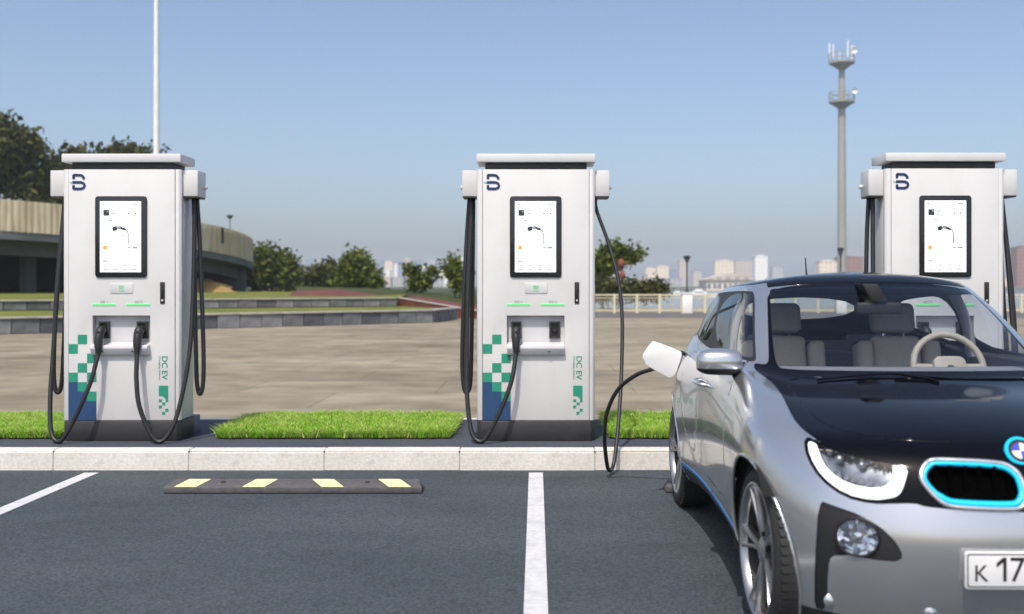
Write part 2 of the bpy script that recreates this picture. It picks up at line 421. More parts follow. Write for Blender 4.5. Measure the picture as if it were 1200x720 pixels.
M_ui2 = emit('screen_pale', (0.74, 0.76, 0.78), 0.5)
M_uig = emit('screen_grey', (0.26, 0.28, 0.30), 0.3)
M_uik = emit('screen_ink', (0.03, 0.035, 0.04), 0.3)
M_uio = emit('screen_orange', (0.80, 0.26, 0.06), 0.6)
M_led = emit('green_led', (0.10, 0.70, 0.17), 0.55)
M_wave = mat('reader_green', (0.22, 0.60, 0.32), 0.4, scale=6)
M_ledpale = mat('reader_plate', (0.63, 0.635, 0.63), 0.4, scale=6)

PXM = 160.5
def FX(px): return (px - 627.5) / PXM
def FZ(py): return (517.0 - py) / PXM
def fbox(px0, px1, py0, py1, y0, y1): return (FX(px0), FX(px1), y0, y1, FZ(py1), FZ(py0))

def stroke(pts, w, y0, y1):
    """flat thick line along 2D points"""
    mb = MB(); n = len(pts); L = []; R_ = []
    for i, p in enumerate(pts):
        a = Vector(pts[max(i - 1, 0)]); b = Vector(pts[min(i + 1, n - 1)]); d = (b - a).normalized(); nn = Vector((-d.y, d.x)) * w / 2
        p = Vector(p); L.append(p + nn); R_.append(p - nn)
    vv = [(p.x, y0, p.y) for p in L] + [(p.x, y0, p.y) for p in R_] + [(p.x, y1, p.y) for p in L] + [(p.x, y1, p.y) for p in R_]
    for i in range(n - 1):
        mb.f.append((i, i + 1, n + i + 1, n + i)); mb.f.append((i, 2 * n + i, 2 * n + i + 1, i + 1)); mb.f.append((n + i, n + i + 1, 3 * n + i + 1, 3 * n + i))
    mb.f.append((0, n, 3 * n, 2 * n)); mb.f.append((n - 1, 3 * n - 1, 4 * n - 1, 2 * n - 1))
    mb.v = vv; return mb

def disc(cx_, cz_, r, y0, y1, seg=16):
    return MB().prism([(cx_ + r * math.cos(2 * math.pi * k / seg), cz_ + r * math.sin(2 * math.pi * k / seg)) for k in range(seg)], y0, y1, 'y')

def charger_proto():
    R = empty('charging_station', (0, 0, ISL_Z))
    W = 0.432; D = 0.30
    # base
    MB().prism([(-W + 0.03, -0.004), (W - 0.03, -0.004), (W, 0.03), (W, D + 0.01), (-W, D + 0.01), (-W, 0.03)], 0.0, FZ(493.3), 'z').build('base', M_black, R, bevel=0.004)
    MB().box(-W + 0.02, W - 0.02, D + 0.012, 0.52, 0.0, 0.135).build('foundation_block', M_plinth, R, bevel=0.008)
    z0, z1 = FZ(493) + 0.001, FZ(198)
    MB().box(-W + 0.002, W - 0.002, 0.062, D, z0, z1).build('cabinet', M_white, R, bevel=0.01)
    for s in (-1, 1):
        poly = [(0.391, 0.006), (0.416, 0.006), (0.432, 0.022), (0.432, 0.0595), (0.391, 0.0595)]
        if s < 0: poly = [(-a, b) for a, b in reversed(poly)]
        MB().prism(poly, z0, z1 - 0.002, 'z').build('corner_post', M_white, R, bevel=0.004)
    # front panel with the holster opening
    hx0, hx1, hz0, hz1 = FX(593.5), FX(661), FZ(404), FZ(370)
    X = [-0.388, hx0, hx1, 0.388]; Z = [z0 + 0.001, hz0, hz1, z1 - 0.003]
    fp = MB()
    for k, y in ((0, 0.0), (1, 0.058)):
        for i in range(4):
            for j in range(4): fp.v.append((X[j], y, Z[i]))
    for i in range(3):
        for j in range(3):
            if i == 1 and j == 1: continue
            a = i * 4 + j
            fp.f.append((a, a + 1, a + 5, a + 4)); fp.f.append((a + 16, a + 20, a + 21, a + 17))
    def wall(a, b): fp.f.append((a, b, b + 16, a + 16))
    for a, b in ((0, 1), (1, 2), (2, 3), (3, 7), (7, 11), (11, 15), (15, 14), (14, 13), (13, 12), (12, 8), (8, 4), (4, 0), (5, 9), (9, 10), (10, 6), (6, 5)): wall(b, a)
    fp.build('front_panel', M_white, R, bevel=0.0035)
    MB().box(hx0 + 0.001, hx1 - 0.001, 0.0565, 0.0605, hz0 + 0.001, hz1 - 0.001).build('holster_back', M_recess, R)
    # ledge under the opening
    MB().prism([(0.050, FZ(401)), (0.004, FZ(403.5)), (-0.052, FZ(404.5)), (-0.055, FZ(408)), (-0.030, FZ(415.5)), (-0.0005, FZ(416)), (-0.0005, FZ(405)), (0.050, FZ(404.2))][::-1], hx0 + 0.002, hx1 - 0.002, 'x').build('ledge', M_recess, R, bevel=0.003)
    for px in (608, 643):
        MB().lathe([(0.0, 0.0), (0.006, 0.0), (0.006, 0.004), (0.0, 0.004)], 10, Matrix.Translation((FX(px), -0.0465, FZ(411.5))) @ Matrix.Rotation(math.radians(90), 4, 'X')).build('ledge_screw', M_black, R)
    # sockets
    for px0, px1 in ((598.5, 610.5), (643.2, 656)):
        s = MB(); x0_, x1_ = FX(px0), FX(px1); zz0, zz1 = FZ(397), FZ(377)
        for a, b, c, d in ((x0_, x1_, zz0, zz0 + 0.012), (x0_, x1_, zz1 - 0.012, zz1), (x0_, x0_ + 0.012, zz0 + 0.012, zz1 - 0.012), (x1_ - 0.012, x1_, zz0 + 0.012, zz1 - 0.012)):
            s.box(a, b, 0.030, 0.0566, c, d)
        s.box(x0_ + 0.012, x1_ - 0.012, 0.050, 0.0566, zz0 + 0.012, zz1 - 0.012)
        k = s.build('socket', M_black, R)
        MB().lathe([(0.0, 0.0), (0.017, 0.0), (0.021, 0.006), (0.021, 0.02)], 14, Matrix.Translation(((x0_ + x1_) / 2, 0.0345, (zz0 + zz1) / 2)) @ Matrix.Rotation(math.radians(-90), 4, 'X')).build('socket_insert', M_plug, k, smooth=40)
    # neck and roof cap
    MB().box(-0.372, 0.372, 0.02, D - 0.02, FZ(198) + 0.001, FZ(190.5)).build('neck', M_black, R, bevel=0.004)
    MB().box(-0.434, 0.434, -0.012, D + 0.02, FZ(190), FZ(180.3)).build('roof_cap', M_cap, R, bevel=0.004)
    # cable arms at the sides
    for s in (-1, 1):
        xa, xb = (0.4325, 0.542) if s > 0 else (-0.542, -0.4325)
        a = MB().box(xa, xb, 0.045, 0.24, FZ(229.5), FZ(198.8)).build('cable_arm', M_white, R, bevel=0.006)
        MB().box(xa + 0.004, xb - 0.004, 0.05, 0.235, FZ(231), FZ(229.6)).build('arm_cover', M_black, a)
        MB().lathe([(0.0, 0.0), (0.016, 0.0), (0.018, 0.014), (0.012, 0.022), (0.0, 0.024)], 12, Matrix.Translation((s * 0.5425, 0.2, FZ(217))) @ Matrix.Rotation(s * math.radians(90), 4, 'Y')).build('arm_knob', M_cap, a, smooth=50)
    # display
    fr = MB().prism(rrect(FX(597), FX(657.5), FZ(325), FZ(230), 0.022), -0.012, -0.0003, 'y').build('screen_frame', M_blackgl, R, bevel=0.003)
    sx0, sx1, sz0, sz1 = FX(603), FX(651), FZ(319), FZ(236)
    sc = MB().box(sx0, sx1, -0.0135, -0.0121, sz0, sz1).build('screen', M_ui, R)
    def el(name, px0, px1, py0, py1, m, lay=0): return MB().box(FX(px0), FX(px1), -0.0148 - 0.0008 * lay, -0.01355 - 0.0008 * lay, FZ(py1), FZ(py0)).build(name, m, sc)
    el('status_icon', 606, 608, 238.6, 240.2, M_uig); el('status_text', 628, 640, 238.9, 239.8, M_ui2); el('status_clock', 641, 648, 238.7, 240.0, M_uig)
    el('picture_tile', 607, 614, 246, 253, M_uik); el('tile_glint', 611.2, 613.2, 247, 249, M_uig, 1)
    for k, wd in enumerate((623, 622, 623, 620.5)): el('tile_text', 616.5, wd, 246.6 + k * 1.75, 247.5 + k * 1.75, M_uig)
    for px in (637, 644.5): disc(FX(px), FZ(250.5), 0.0078, -0.0148, -0.01355).build('round_icon', M_uig, sc)
    el('caption_text', 607.5, 610, 257.8, 258.8, M_ui2); el('caption_text', 613, 618, 257.7, 258.9, M_uig)
    # picture of a plug with its lead
    hd = MB().prism([(FX(617.2), FZ(267.5)), (FX(618.8), FZ(266)), (FX(622.5), FZ(265)), (FX(623.5), FZ(268.5)), (FX(622.2), FZ(270.5)), (FX(618.6), FZ(271))][::-1], -0.0148, -0.01355, 'y').build('plug_picture', M_uik, sc)
    MB().prism([(FX(622.8), FZ(266.6)), (FX(626), FZ(264.4)), (FX(629.5), FZ(266.5)), (FX(627), FZ(269)), (FX(623.6), FZ(268.6))][::-1], -0.0150, -0.01356, 'y').build('plug_picture', M_uig, sc)
    MB().prism([(FX(627.5), FZ(266)), (FX(632.5), FZ(267.5)), (FX(634.5), FZ(270.5)), (FX(630), FZ(269.7)), (FX(627), FZ(268.5))][::-1], -0.0152, -0.01357, 'y').build('plug_picture', M_uik, sc)
    stroke([(FX(a), FZ(b)) for a, b in ((633, 269.2), (635, 270.8), (636, 273.5), (636.1, 279), (636.1, 286))], 0.0065, -0.0148, -0.01355).build('lead_picture', M_uik, sc)
    el('orange_tile', 606.8, 611.2, 288, 292.5, M_uio); el('price_text', 636, 639, 289.5, 291.2, M_uig); el('price_text', 641, 647, 289.3, 291.4, M_uig)
    el('divider', 606, 648, 296, 296.4, M_ui2); el('hint_text', 624, 630, 298.5, 299.4, M_uig)
    el('menu_panel', 604.5, 649.5, 304.5, 317.5, M_ui2); el('menu_title', 606.5, 612, 305.4, 306.6, M_uig, 1)
    for px in (610, 621, 632, 643):
        disc(FX(px), FZ(311.3), 0.0225, -0.0158, -0.01485, 20).build('menu_button', M_ui, sc)
        el('menu_glyph', px - 1, px + 1, 310.6, 312, M_uig, 2); el('menu_text', px - 2.5, px + 2.5, 315.2, 316, M_uig, 1)
    # card reader with green waves
    MB().prism(rrect(FX(614), FX(641), FZ(344), FZ(331.5), 0.01, 3), -0.004, -0.0003, 'y').build('card_reader', M_ledpale, R, bevel=0.001)
    cz = FZ(340.2)
    for k, (r0, a0, a1) in enumerate(((0.012, 35, 145), (0.022, 40, 140), (0.033, 48, 132))):
        stroke([(FX(627.5) + r0 * math.cos(math.radians(a0 + (a1 - a0) * i / 8)), cz + r0 * math.sin(math.radians(a0 + (a1 - a0) * i / 8))) for i in range(9)], 0.006, -0.0055, -0.0041).build('reader_wave', M_wave, R)
    stroke([(FX(627.5) + 0.02 * math.cos(math.radians(210 + 120 * i / 8)), cz + 0.012 + 0.02 * math.sin(math.radians(210 + 120 * i / 8))) for i in range(9)], 0.006, -0.0055, -0.0041).build('reader_wave', M_wave, R)
    # lock handle
    h_ = MB().prism(rrect(FX(672.8), FX(678.3), FZ(356), FZ(330.5), 0.006, 3), -0.006, -0.0003, 'y').build('door_handle', M_black, R, bevel=0.0015)
    MB().box(FX(674.2), FX(676.9), -0.014, -0.0062, FZ(348), FZ(333)).build('handle_lever', M_plug, h_, bevel=0.002)
    MB().lathe([(0.0, 0.0), (0.007, 0.0), (0.007, 0.003), (0.0, 0.003)], 10, Matrix.Translation((FX(675.5), -0.0062, FZ(352))) @ Matrix.Rotation(math.radians(90), 4, 'X')).build('lock_barrel', M_recess, h_)
    # status lamps and their lettering
    for px0, px1, t in ((593.5, 620.5, 'DC 1'), (633.5, 661, 'DC 2')):
        b = MB().box(FX(px0), FX(px1), -0.004, -0.0003, FZ(358.1), FZ(356.3)).build('status_lamp', M_led, R)
        me = text_mesh(t, 0.026, 0.0006); o = link('lettering', me, M_grey_txt, b); o.rotation_euler = (math.radians(90), 0, 0); o.location = (FX((px0 + px1) / 2) - 0.028, -0.0013, FZ(355.3))
    # emblem
    W_ = 0.0185
    P_ = lambda a, b: (FX(a), FZ(b))
    stroke([P_(571.3, 209.8), P_(571.3, 205.3), P_(571.4, 205.25), P_(576, 205.2), P_(580, 205.4), P_(582.0, 206.6), P_(583.2, 208.4), P_(583.4, 210.2)], W_, -0.0035, -0.0003).build('emblem_upper', M_logo, R)
    stroke([P_(570.2, 213.7), P_(576, 213.6), P_(580.5, 213.8), P_(583.4, 215.2), P_(584.2, 217.5), P_(583.4, 219.8), P_(580.5, 221.2), P_(576, 221.3), P_(571.4, 221.25), P_(571.3, 221.2), P_(571.3, 217.0)], W_, -0.0035, -0.0003).build('emblem_lower', M_logo, R)
    MB().prism([P_(570.1, 212.6), P_(566.6, 213.0), P_(566.8, 214.0), P_(570.1, 214.8)], -0.0035, -0.0003, 'y').build('emblem_tip', M_teal, R)
    # printed squares
    c = [565.3, 576.2, 587.1, 598.0]; r0, dr = 392.2, 11.12
    for col_, row in ((1, 0), (0, 1), (2, 2), (1, 3), (0, 4), (2, 4), (1, 5), (2, 6)):
        MB().box(FX(c[col_]), FX(c[col_ + 1]), -0.0018, -0.0003, FZ(r0 + dr * (row + 1)), FZ(r0 + dr * row)).build('green_square', M_green, R)
    for col_, row in ((0, 5), (1, 6), (2, 7)):
        MB().box(FX(c[col_]) + (0.0003 if col_ else 0), FX(c[col_ + 1]) - 0.0003, -0.0018, -0.0003, FZ(492.6), FZ(r0 + dr * row) - 0.0004).build('blue_block', M_navy, R)
    # upright lettering
    me = text_mesh('DC EV', 0.072, 0.0006, 0.0008); o = link('lettering', me, M_green, R)
    o.matrix_local = Matrix.Translation((FX(674.9), -0.0013, FZ(417))) @ Matrix.Rotation(math.radians(90), 4, 'X') @ Matrix.Rotation(math.radians(-90), 4, 'Z')
    sx = (FZ(417) - FZ(445)) / max(v.co.x for v in me.vertices)
    for v in me.vertices: v.co.x *= sx; v.co.y *= (FX(682) - FX(675.2)) / 0.0525
    me = text_mesh('Charging Station', 0.017, 0.0005); o = link('lettering', me, M_green, R)
    o.matrix_local = Matrix.Translation((FX(671.4), -0.0012, FZ(417))) @ Matrix.Rotation(math.radians(90), 4, 'X') @ Matrix.Rotation(math.radians(-90), 4, 'Z')
    sx = (FZ(417) - FZ(445)) / max(v.co.x for v in me.vertices)
    for v in me.vertices: v.co.x *= sx
    MB().prism([P_(671.2, 452), P_(682.2, 452), P_(682.2, 471.5), P_(679.2, 471.5), P_(679.2, 467.5), P_(675.5, 464.3), P_(671.2, 464.3)], -0.0018, -0.0003, 'y').build('green_flag', M_green, R)
    for a, b in ((671.2, 468), (675.2, 471.6), (671.2, 475.2), (678.8, 479), (675.0, 482.6)):
        MB().box(FX(a), FX(a + 3.6), -0.0018, -0.0003, FZ(b + 3.4), FZ(b)).build('green_pixel', M_green, R)
    # door hinges at the side and a service louvre
    for zz in (0.45, 1.05, 1.65):
        MB().box(0.4322, 0.437, 0.075, 0.10, zz, zz + 0.09).build('hinge', M_cap, R, bevel=0.002)
    lv = MB()
    for i in range(9): lv.box(0.4322, 0.4345, 0.14, 0.26, 0.75 + i * 0.03, 0.762 + i * 0.03)
    lv.build('side_louvre', M_recess, R)
    return R

CH_Y = 7.79
proto = charger_proto()
proto.location = (0.0, CH_Y, ISL_Z)
st_mid = proto
st_left = copy_tree(proto); st_left.location = ((142.5 - CX) * CH_Y / FPX, CH_Y, ISL_Z)
st_right = copy_tree(proto); st_right.location = ((1104 - CX) * CH_Y / FPX, CH_Y - 0.06, ISL_Z)
GR = 'white fast charging stations in a row'
tag(st_left, 'white charging station at the left with both black cables plugged into its holsters', 'charger', GR)
tag(st_mid, 'white charging station in the middle whose right holster is empty', 'charger', GR)
tag(st_right, 'white charging station behind the silver car, rightmost of the three', 'charger', GR)

CR_ = 0.0165
def cable(parent, pts, r=CR_, n=9, name='cable'):
    return MB().tube(cr(pts, n), r, 10).build(name, M_cable, parent, smooth=180)
def connector(parent, lx):
    c = MB().tube(cr([(lx, 0.046, 0.80), (lx, 0.0, 0.812), (lx, -0.03, 0.800), (lx, -0.052, 0.765), (lx, -0.062, 0.72), (lx, -0.066, 0.683)], 5),
                  [0.021, 0.023, 0.026, 0.028, 0.030, 0.0315, 0.0325, 0.033, 0.0335, 0.034, 0.034, 0.0335, 0.033, 0.0325, 0.032, 0.0315, 0.031, 0.031, 0.0305, 0.030, 0.0295, 0.029, 0.0285, 0.028, 0.0275, 0.027], 12).build('connector', M_plug, parent, smooth=50)
    MB().tube([(lx, -0.0655, 0.69), (lx, -0.067, 0.66), (lx, -0.068, 0.63)], [0.0225, 0.021, 0.018], 10).build('strain_relief', M_cable, c, smooth=60)
    MB().box(lx - 0.009, lx + 0.009, -0.080, -0.06, 0.79, 0.812).build('release_button', M_recess if False else M_black, c, bevel=0.003)

def left_cable(R, lx=FX(604.4)):
    connector(R, lx)
    cable(R, [(-0.475, 0.16, 1.80), (-0.485, 0.13, 1.55), (-0.50, 0.07, 1.1), (-0.505, 0.01, 0.62), (-0.498, -0.05, 0.32), (-0.465, -0.11, 0.09), (-0.405, -0.14, 0.0175), (-0.345, -0.145, 0.065), (-0.24, -0.14, 0.27), (-0.175, -0.115, 0.45), (-0.152, -0.085, 0.58), (lx, -0.068, 0.645)])
    cable(R, [(-0.495, 0.19, 1.80), (-0.515, 0.17, 1.5), (-0.535, 0.13, 1.05), (-0.545, 0.11, 0.6), (-0.535, 0.10, 0.40), (-0.510, 0.10, 0.345), (-0.485, 0.11, 0.42), (-0.478, 0.13, 0.7), (-0.472, 0.16, 1.2), (-0.468, 0.185, 1.80)])
def right_cable(R, lx=FX(649.6)):
    connector(R, lx)
    cable(R, [(0.475, 0.16, 1.80), (0.49, 0.13, 1.55), (0.50, 0.07, 1.1), (0.50, 0.01, 0.72), (0.475, -0.05, 0.42), (0.42, -0.11, 0.14), (0.34, -0.145, 0.0175), (0.265, -0.145, 0.075), (0.18, -0.135, 0.27), (0.15, -0.11, 0.45), (0.142, -0.085, 0.57), (lx, -0.068, 0.645)])
    cable(R, [(0.49, 0.19, 1.80), (0.515, 0.17, 1.5), (0.545, 0.13, 1.05), (0.565, 0.11, 0.6), (0.562, 0.10, 0.40), (0.54, 0.10, 0.335), (0.515, 0.11, 0.42), (0.50, 0.13, 0.7), (0.482, 0.16, 1.2), (0.47, 0.19, 1.80)])
for R in (st_left, st_mid, st_right): left_cable(R)
right_cable(st_left); right_cable(st_right)
# the lead in use: from the right arm of the middle station down to the road and up to the car's socket
def inuse(points):
    o = st_mid.location
    w = [Vector(p) - Vector(o) for p in points]
    c = MB().tube(cr(w, 12), 0.0135, 10).build('cable', M_cable, st_mid, smooth=180); c['label'] = 'black charging cable looping down over the kerb to the car'
inuse([at(698, 231, 7.93) , at(699, 246, 7.92), at(713, 285, 7.86), at(724, 325, 7.78), at(729, 370, 7.70), at(728.5, 430, 7.58), at(726, 480, 7.45), at(722, 525, 7.33), at(718.5, 546, 7.27), at(715, 551.5, 7.20), at(711.5, 545, 7.12), at(708.5, 515, 6.95), at(711, 485, 6.85), at(724, 457, 6.75), at(745, 440, 6.66), at(765, 432.5, 6.6), at(790, 424, 6.56)])

# ================================================================ the place behind
M_stone = mat('wall_stone', (0.17, 0.18, 0.19), 0.9, col2=(0.09, 0.095, 0.105), scale=2.2, bump=0.4, bscale=14)
M_stone2 = mat('wall_stone_pale', (0.24, 0.25, 0.255), 0.9, col2=(0.14, 0.145, 0.155), scale=2.2, bump=0.4, bscale=14)
M_stone3 = mat('wall_stone_dark', (0.105, 0.11, 0.125), 0.9, col2=(0.065, 0.07, 0.08), scale=2.2, bump=0.4, bscale=14)
M_coping = mat('coping_stone', (0.42, 0.40, 0.35), 0.85, col2=(0.32, 0.30, 0.26), scale=3)
M_lawn = ground_mat('lawn_turf', (0.075, 0.095, 0.012), (0.14, 0.155, 0.02), (0.20, 0.20, 0.035), fine=14, big=0.5, speck=0.3, bump=0.6)
M_bank = ground_mat('bank_turf', (0.026, 0.036, 0.006), (0.042, 0.055, 0.010), (0.062, 0.072, 0.014), fine=10, big=0.5, speck=0.35, bump=0.6)
M_red = mat('red_paving', (0.15, 0.042, 0.028), 0.85, col2=(0.10, 0.028, 0.02), scale=1.2, detail=6)
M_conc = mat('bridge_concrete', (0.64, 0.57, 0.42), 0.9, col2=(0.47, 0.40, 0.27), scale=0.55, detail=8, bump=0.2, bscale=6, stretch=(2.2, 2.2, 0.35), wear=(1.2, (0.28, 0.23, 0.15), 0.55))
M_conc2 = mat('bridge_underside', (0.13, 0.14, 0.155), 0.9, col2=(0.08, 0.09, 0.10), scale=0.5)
M_under = mat('shaded_concrete', (0.022, 0.022, 0.024), 0.95, col2=(0.015, 0.015, 0.016), scale=0.5)  # the deep shade under the deck is put into this colour
M_girder = mat('girder_concrete', (0.085, 0.088, 0.095), 0.9, col2=(0.06, 0.062, 0.068), scale=0.5)  # piers use it too, dark to carry the opening's shade
M_earth = mat('bare_earth', (0.36, 0.24, 0.08), 0.95, col2=(0.24, 0.15, 0.05), scale=0.8)
M_bark = mat('tree_bark', (0.075, 0.055, 0.04), 0.95, col2=(0.045, 0.033, 0.025), scale=4, bump=0.4)
M_rail = mat('cream_railing', (0.62, 0.58, 0.40), 0.55, scale=5)
M_pillar = mat('white_pillar', (0.80, 0.79, 0.76), 0.6, scale=4)
M_iron = mat('dark_iron', (0.03, 0.032, 0.035), 0.5, scale=5)
M_mast = mat('mast_steel', (0.36, 0.355, 0.32), 0.5, col2=(0.30, 0.295, 0.27), scale=1.0, stretch=(1, 1, 0.1))
M_flag = mat('flagpole_white', (0.82, 0.82, 0.82), 0.35, scale=3)
M_promen = ground_mat('promenade_asphalt', (0.10, 0.10, 0.105), (0.125, 0.12, 0.12), (0.15, 0.145, 0.14), fine=8, big=0.4, speck=0.1, bump=0.1)

# ---- terrace walls, stone by stone
stone_meshes = {}
def stone_mesh(m, L, h):
    key = (m.name, round(L, 2), round(h, 2))
    if key not in stone_meshes:
        me = MB().box(0, L - 0.018, 0, 0.34, 0, h).mesh('stone')
        bm = bmesh.new(); bm.from_mesh(me); bmesh.ops.bevel(bm, geom=bm.edges[:], offset=0.02, segments=1, affect='EDGES'); bm.to_mesh(me); bm.free()
        me.materials.append(m); stone_meshes[key] = me
    return stone_meshes[key]
def terrace_wall(a, b, z0, z1, label, L=0.72):
    a = Vector((a[0], a[1], z0)); b = Vector((b[0], b[1], z0)); d = b - a; n = max(1, round(d.length / L)); L = d.length / n
    R = empty('terrace_wall', a, math.atan2(d.y, d.x)); tag(R, label, 'wall', 'low stone terrace walls')
    H = z1 - z0; rnd = random.Random(int(a.x * 10) + 3)
    for i in range(n):
        m = rnd.choice([M_stone, M_stone, M_stone2, M_stone3])
        o = bpy.data.objects.new('stone', stone_mesh(m, L, H - 0.055)); COL.objects.link(o); o.parent = R
        o.location = (i * L, rnd.uniform(-0.02, 0.02), 0)
    MB().box(0, d.length - 0.02, 0.05, 0.32, 0.0, H - 0.07).build('mortar', M_dark, R)
    nc = max(1, n // 2); Lc = d.length / nc
    for i in range(nc):
        MB().box(i * Lc, (i + 1) * Lc - 0.012, -0.04, 0.40, H - 0.053, H).build('coping', M_coping, R, bevel=0.01)
    return R
Z1, Z2 = 0.456, 0.80
A0, A1, A2 = Vector((-22.0, 21.3)), Vector((-3.55, 37.0)), Vector((-2.95, 40.5))
dA = (A1 - A0).normalized()
terrace_wall(A0, A1, 0.0, Z1, 'long lower grey stone wall at the back of the plaza')
terrace_wall(A1 + dA * 0.03, A2, 0.0, Z1, 'short end wall of the lower terrace beside the red ramp', 0.7)
B0, B1 = Vector((-26.0, 31.0)), Vector((-5.75, 44.0))
terrace_wall(B0, B1, Z1 - 0.02, Z2, 'upper grey stone wall above the strip of lawn')
lw = MB().add([(-22.0, 21.65, Z1 - 0.03), (-3.75, 37.3, Z1 - 0.03), (-3.2, 40.4, Z1 - 0.03), (-5.6, 44.3, Z1 - 0.03), (-26, 31.2, Z1 - 0.03), (-30, 26, Z1 - 0.03)], [(0, 1, 2, 3, 4, 5)]).build('lawn', M_lawn); tag(lw, 'strip of lawn between the terrace walls', kind='structure')
lw2 = MB().add([(-26.0, 31.3, Z2 - 0.03), (-5.75, 44.3, Z2 - 0.03), (-6.5, 52, Z2 - 0.03), (-9, 78, Z2 - 0.02), (-60, 130, Z2), (-140, 130, Z2), (-60, 31, Z2 - 0.03)], [(0, 1, 2, 3, 4, 5, 6)]).build('lawn', M_lawn); tag(lw2, 'upper lawn before the bridge', kind='structure')
# green bank that runs down to the right behind the terraces
def strip(name, m, pts, label, thick=None):
    n = len(pts) // 2; mb = MB(); mb.v = [tuple(p) for p in pts]
    for i in range(n - 1): mb.f.append((2 * i, 2 * i + 2, 2 * i + 3, 2 * i + 1))
    o = mb.build(name, m); tag(o, label, kind='structure'); return o
# rows from front edge to back edge: (x, y, depth)
strip('bank', M_bank, [at(352, 347, 58), at(345, 336.0, 72), at(440, 347.5, 56), at(420, 337.5, 72), at(500, 356, 52), at(480, 340.5, 70), at(560, 364, 48.5), at(560, 347.5, 68), at(640, 371, 46), at(640, 352, 64)], 'dark green grass bank running down behind the terraces')
strip('red_path', M_red, [at(338, 347.5, 54), at(345, 341.0, 57.9), at(400, 347.8, 52), at(398, 339.5, 57.5), at(470, 350.5, 47.5), at(456, 347.5, 55.5)], 'dark red path above the terraces')
rp = MB(); q = [at(466, 349.5, 44.6), at(535, 361.0, 42.0), at(590, 370.0, 40.2)]
for p in q: rp.v += [(p.x, p.y, p.z), (p.x - 0.0, p.y, -0.02), (p.x + 0.5, p.y + 3.0, p.z + 0.05), (p.x + 0.5, p.y + 3.0, -0.02)]
for i in range(2):
    a, b = i * 4, i * 4 + 4
    rp.f += [(a, a + 1, b + 1, b), (a, b, b + 2, a + 2), (a + 2, b + 2, b + 3, a + 3)]
rp.f += [(0, 2, 3, 1), (8, 9, 11, 10)]
tag(rp.build('red_ramp', M_red), 'red paved ramp wall coming down to the plaza', kind='structure')
strip('ramp_edge', M_coping, [at(466, 349.3, 44.55), at(468, 348.2, 45.1), at(535, 360.8, 41.95), at(537, 359.6, 42.5), at(590, 369.8, 40.15), at(592, 368.6, 40.7)], 'pale stone edge on top of the red ramp')
# promenade by the water
pm = MB().add([(-3, 42.5, 0.004), (40, 42.5, 0.004), (70, 51.2, 0.004), (-3, 51.2, 0.004)], [(0, 1, 2, 3)]).build('promenade', M_promen); tag(pm, 'darker promenade strip along the railing', kind='structure')

# ---- the curved bridge
BC = Vector((-52.0, 88.0)); BR = 27.7
def bpt(ang, r): return Vector((BC.x + r * math.cos(ang), BC.y + r * math.sin(ang)))
ang0, ang1 = math.radians(-85), math.radians(60)
def b_top(ang):                      # the deck comes down towards the right
    p = bpt(ang, BR); t = min(max((p.y - 67.0) / 28.0, -0.4), 1.2); return 6.75 - 1.45 * t
def b_bot(ang):
    p = bpt(ang, BR); t = min(max((p.y - 67.0) / 28.0, -0.4), 1.2); return 4.75 - 1.6 * t
bridge = empty('curved_bridge', (0, 0, 0)); tag(bridge, 'weathered concrete curved bridge with a ribbed parapet at the left', 'bridge')
def arc_block(a0, a1, r0, r1, zt, zb, n=3):
    mb = MB()
    for i in range(n + 1):
        a = a0 + (a1 - a0) * i / n
        p, q_ = bpt(a, r1), bpt(a, r0)
        mb.v += [(p.x, p.y, zb(a)), (p.x, p.y, zt(a)), (q_.x, q_.y, zt(a)), (q_.x, q_.y, zb(a))]
    for i in range(n):
        a, b = 4 * i, 4 * i + 4
        for k in range(4): mb.f.append((a + k, b + k, b + (k + 1) % 4, a + (k + 1) % 4))
    mb.f += [(0, 1, 2, 3), (4 * n + 3, 4 * n + 2, 4 * n + 1, 4 * n)]
    return mb
NP = 44; da = (ang1 - ang0) / NP
for i in range(NP):
    a = ang0 + i * da
    arc_block(a + da * 0.008, a + da * 0.992, BR - 0.25, BR, b_top, b_bot).build('parapet_panel', M_conc, bridge)
    rb = MB()
    for k in range(4):
        aa = a + da * (k + 0.5) / 4
        w = arc_block(aa - 0.0032, aa + 0.0032, BR + 0.001, BR + 0.045, lambda x: b_top(x) - 0.03, lambda x: b_bot(x) + 0.03, 1); rb.add(w.v, w.f)
    rb.build('parapet_ribs', M_conc, bridge)
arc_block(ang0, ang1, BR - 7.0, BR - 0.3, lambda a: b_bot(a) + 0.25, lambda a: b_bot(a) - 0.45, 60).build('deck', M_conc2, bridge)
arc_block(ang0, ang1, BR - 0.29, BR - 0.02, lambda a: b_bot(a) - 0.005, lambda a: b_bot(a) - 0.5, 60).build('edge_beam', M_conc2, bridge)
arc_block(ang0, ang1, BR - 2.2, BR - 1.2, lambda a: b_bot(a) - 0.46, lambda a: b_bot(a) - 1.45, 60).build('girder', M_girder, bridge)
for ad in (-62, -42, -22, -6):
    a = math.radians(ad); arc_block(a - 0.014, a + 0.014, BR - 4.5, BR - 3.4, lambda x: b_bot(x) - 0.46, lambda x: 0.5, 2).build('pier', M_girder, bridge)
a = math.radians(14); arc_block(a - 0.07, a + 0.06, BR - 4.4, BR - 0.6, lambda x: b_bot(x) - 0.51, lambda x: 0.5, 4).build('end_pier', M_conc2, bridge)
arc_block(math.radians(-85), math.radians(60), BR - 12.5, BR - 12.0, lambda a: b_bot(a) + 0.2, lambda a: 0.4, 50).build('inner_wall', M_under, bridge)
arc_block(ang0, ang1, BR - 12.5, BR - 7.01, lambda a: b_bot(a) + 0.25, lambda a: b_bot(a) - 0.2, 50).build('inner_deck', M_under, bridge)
jp = at(256, 270, 85)
aj = math.atan2(jp.y - BC.y, jp.x - BC.x)
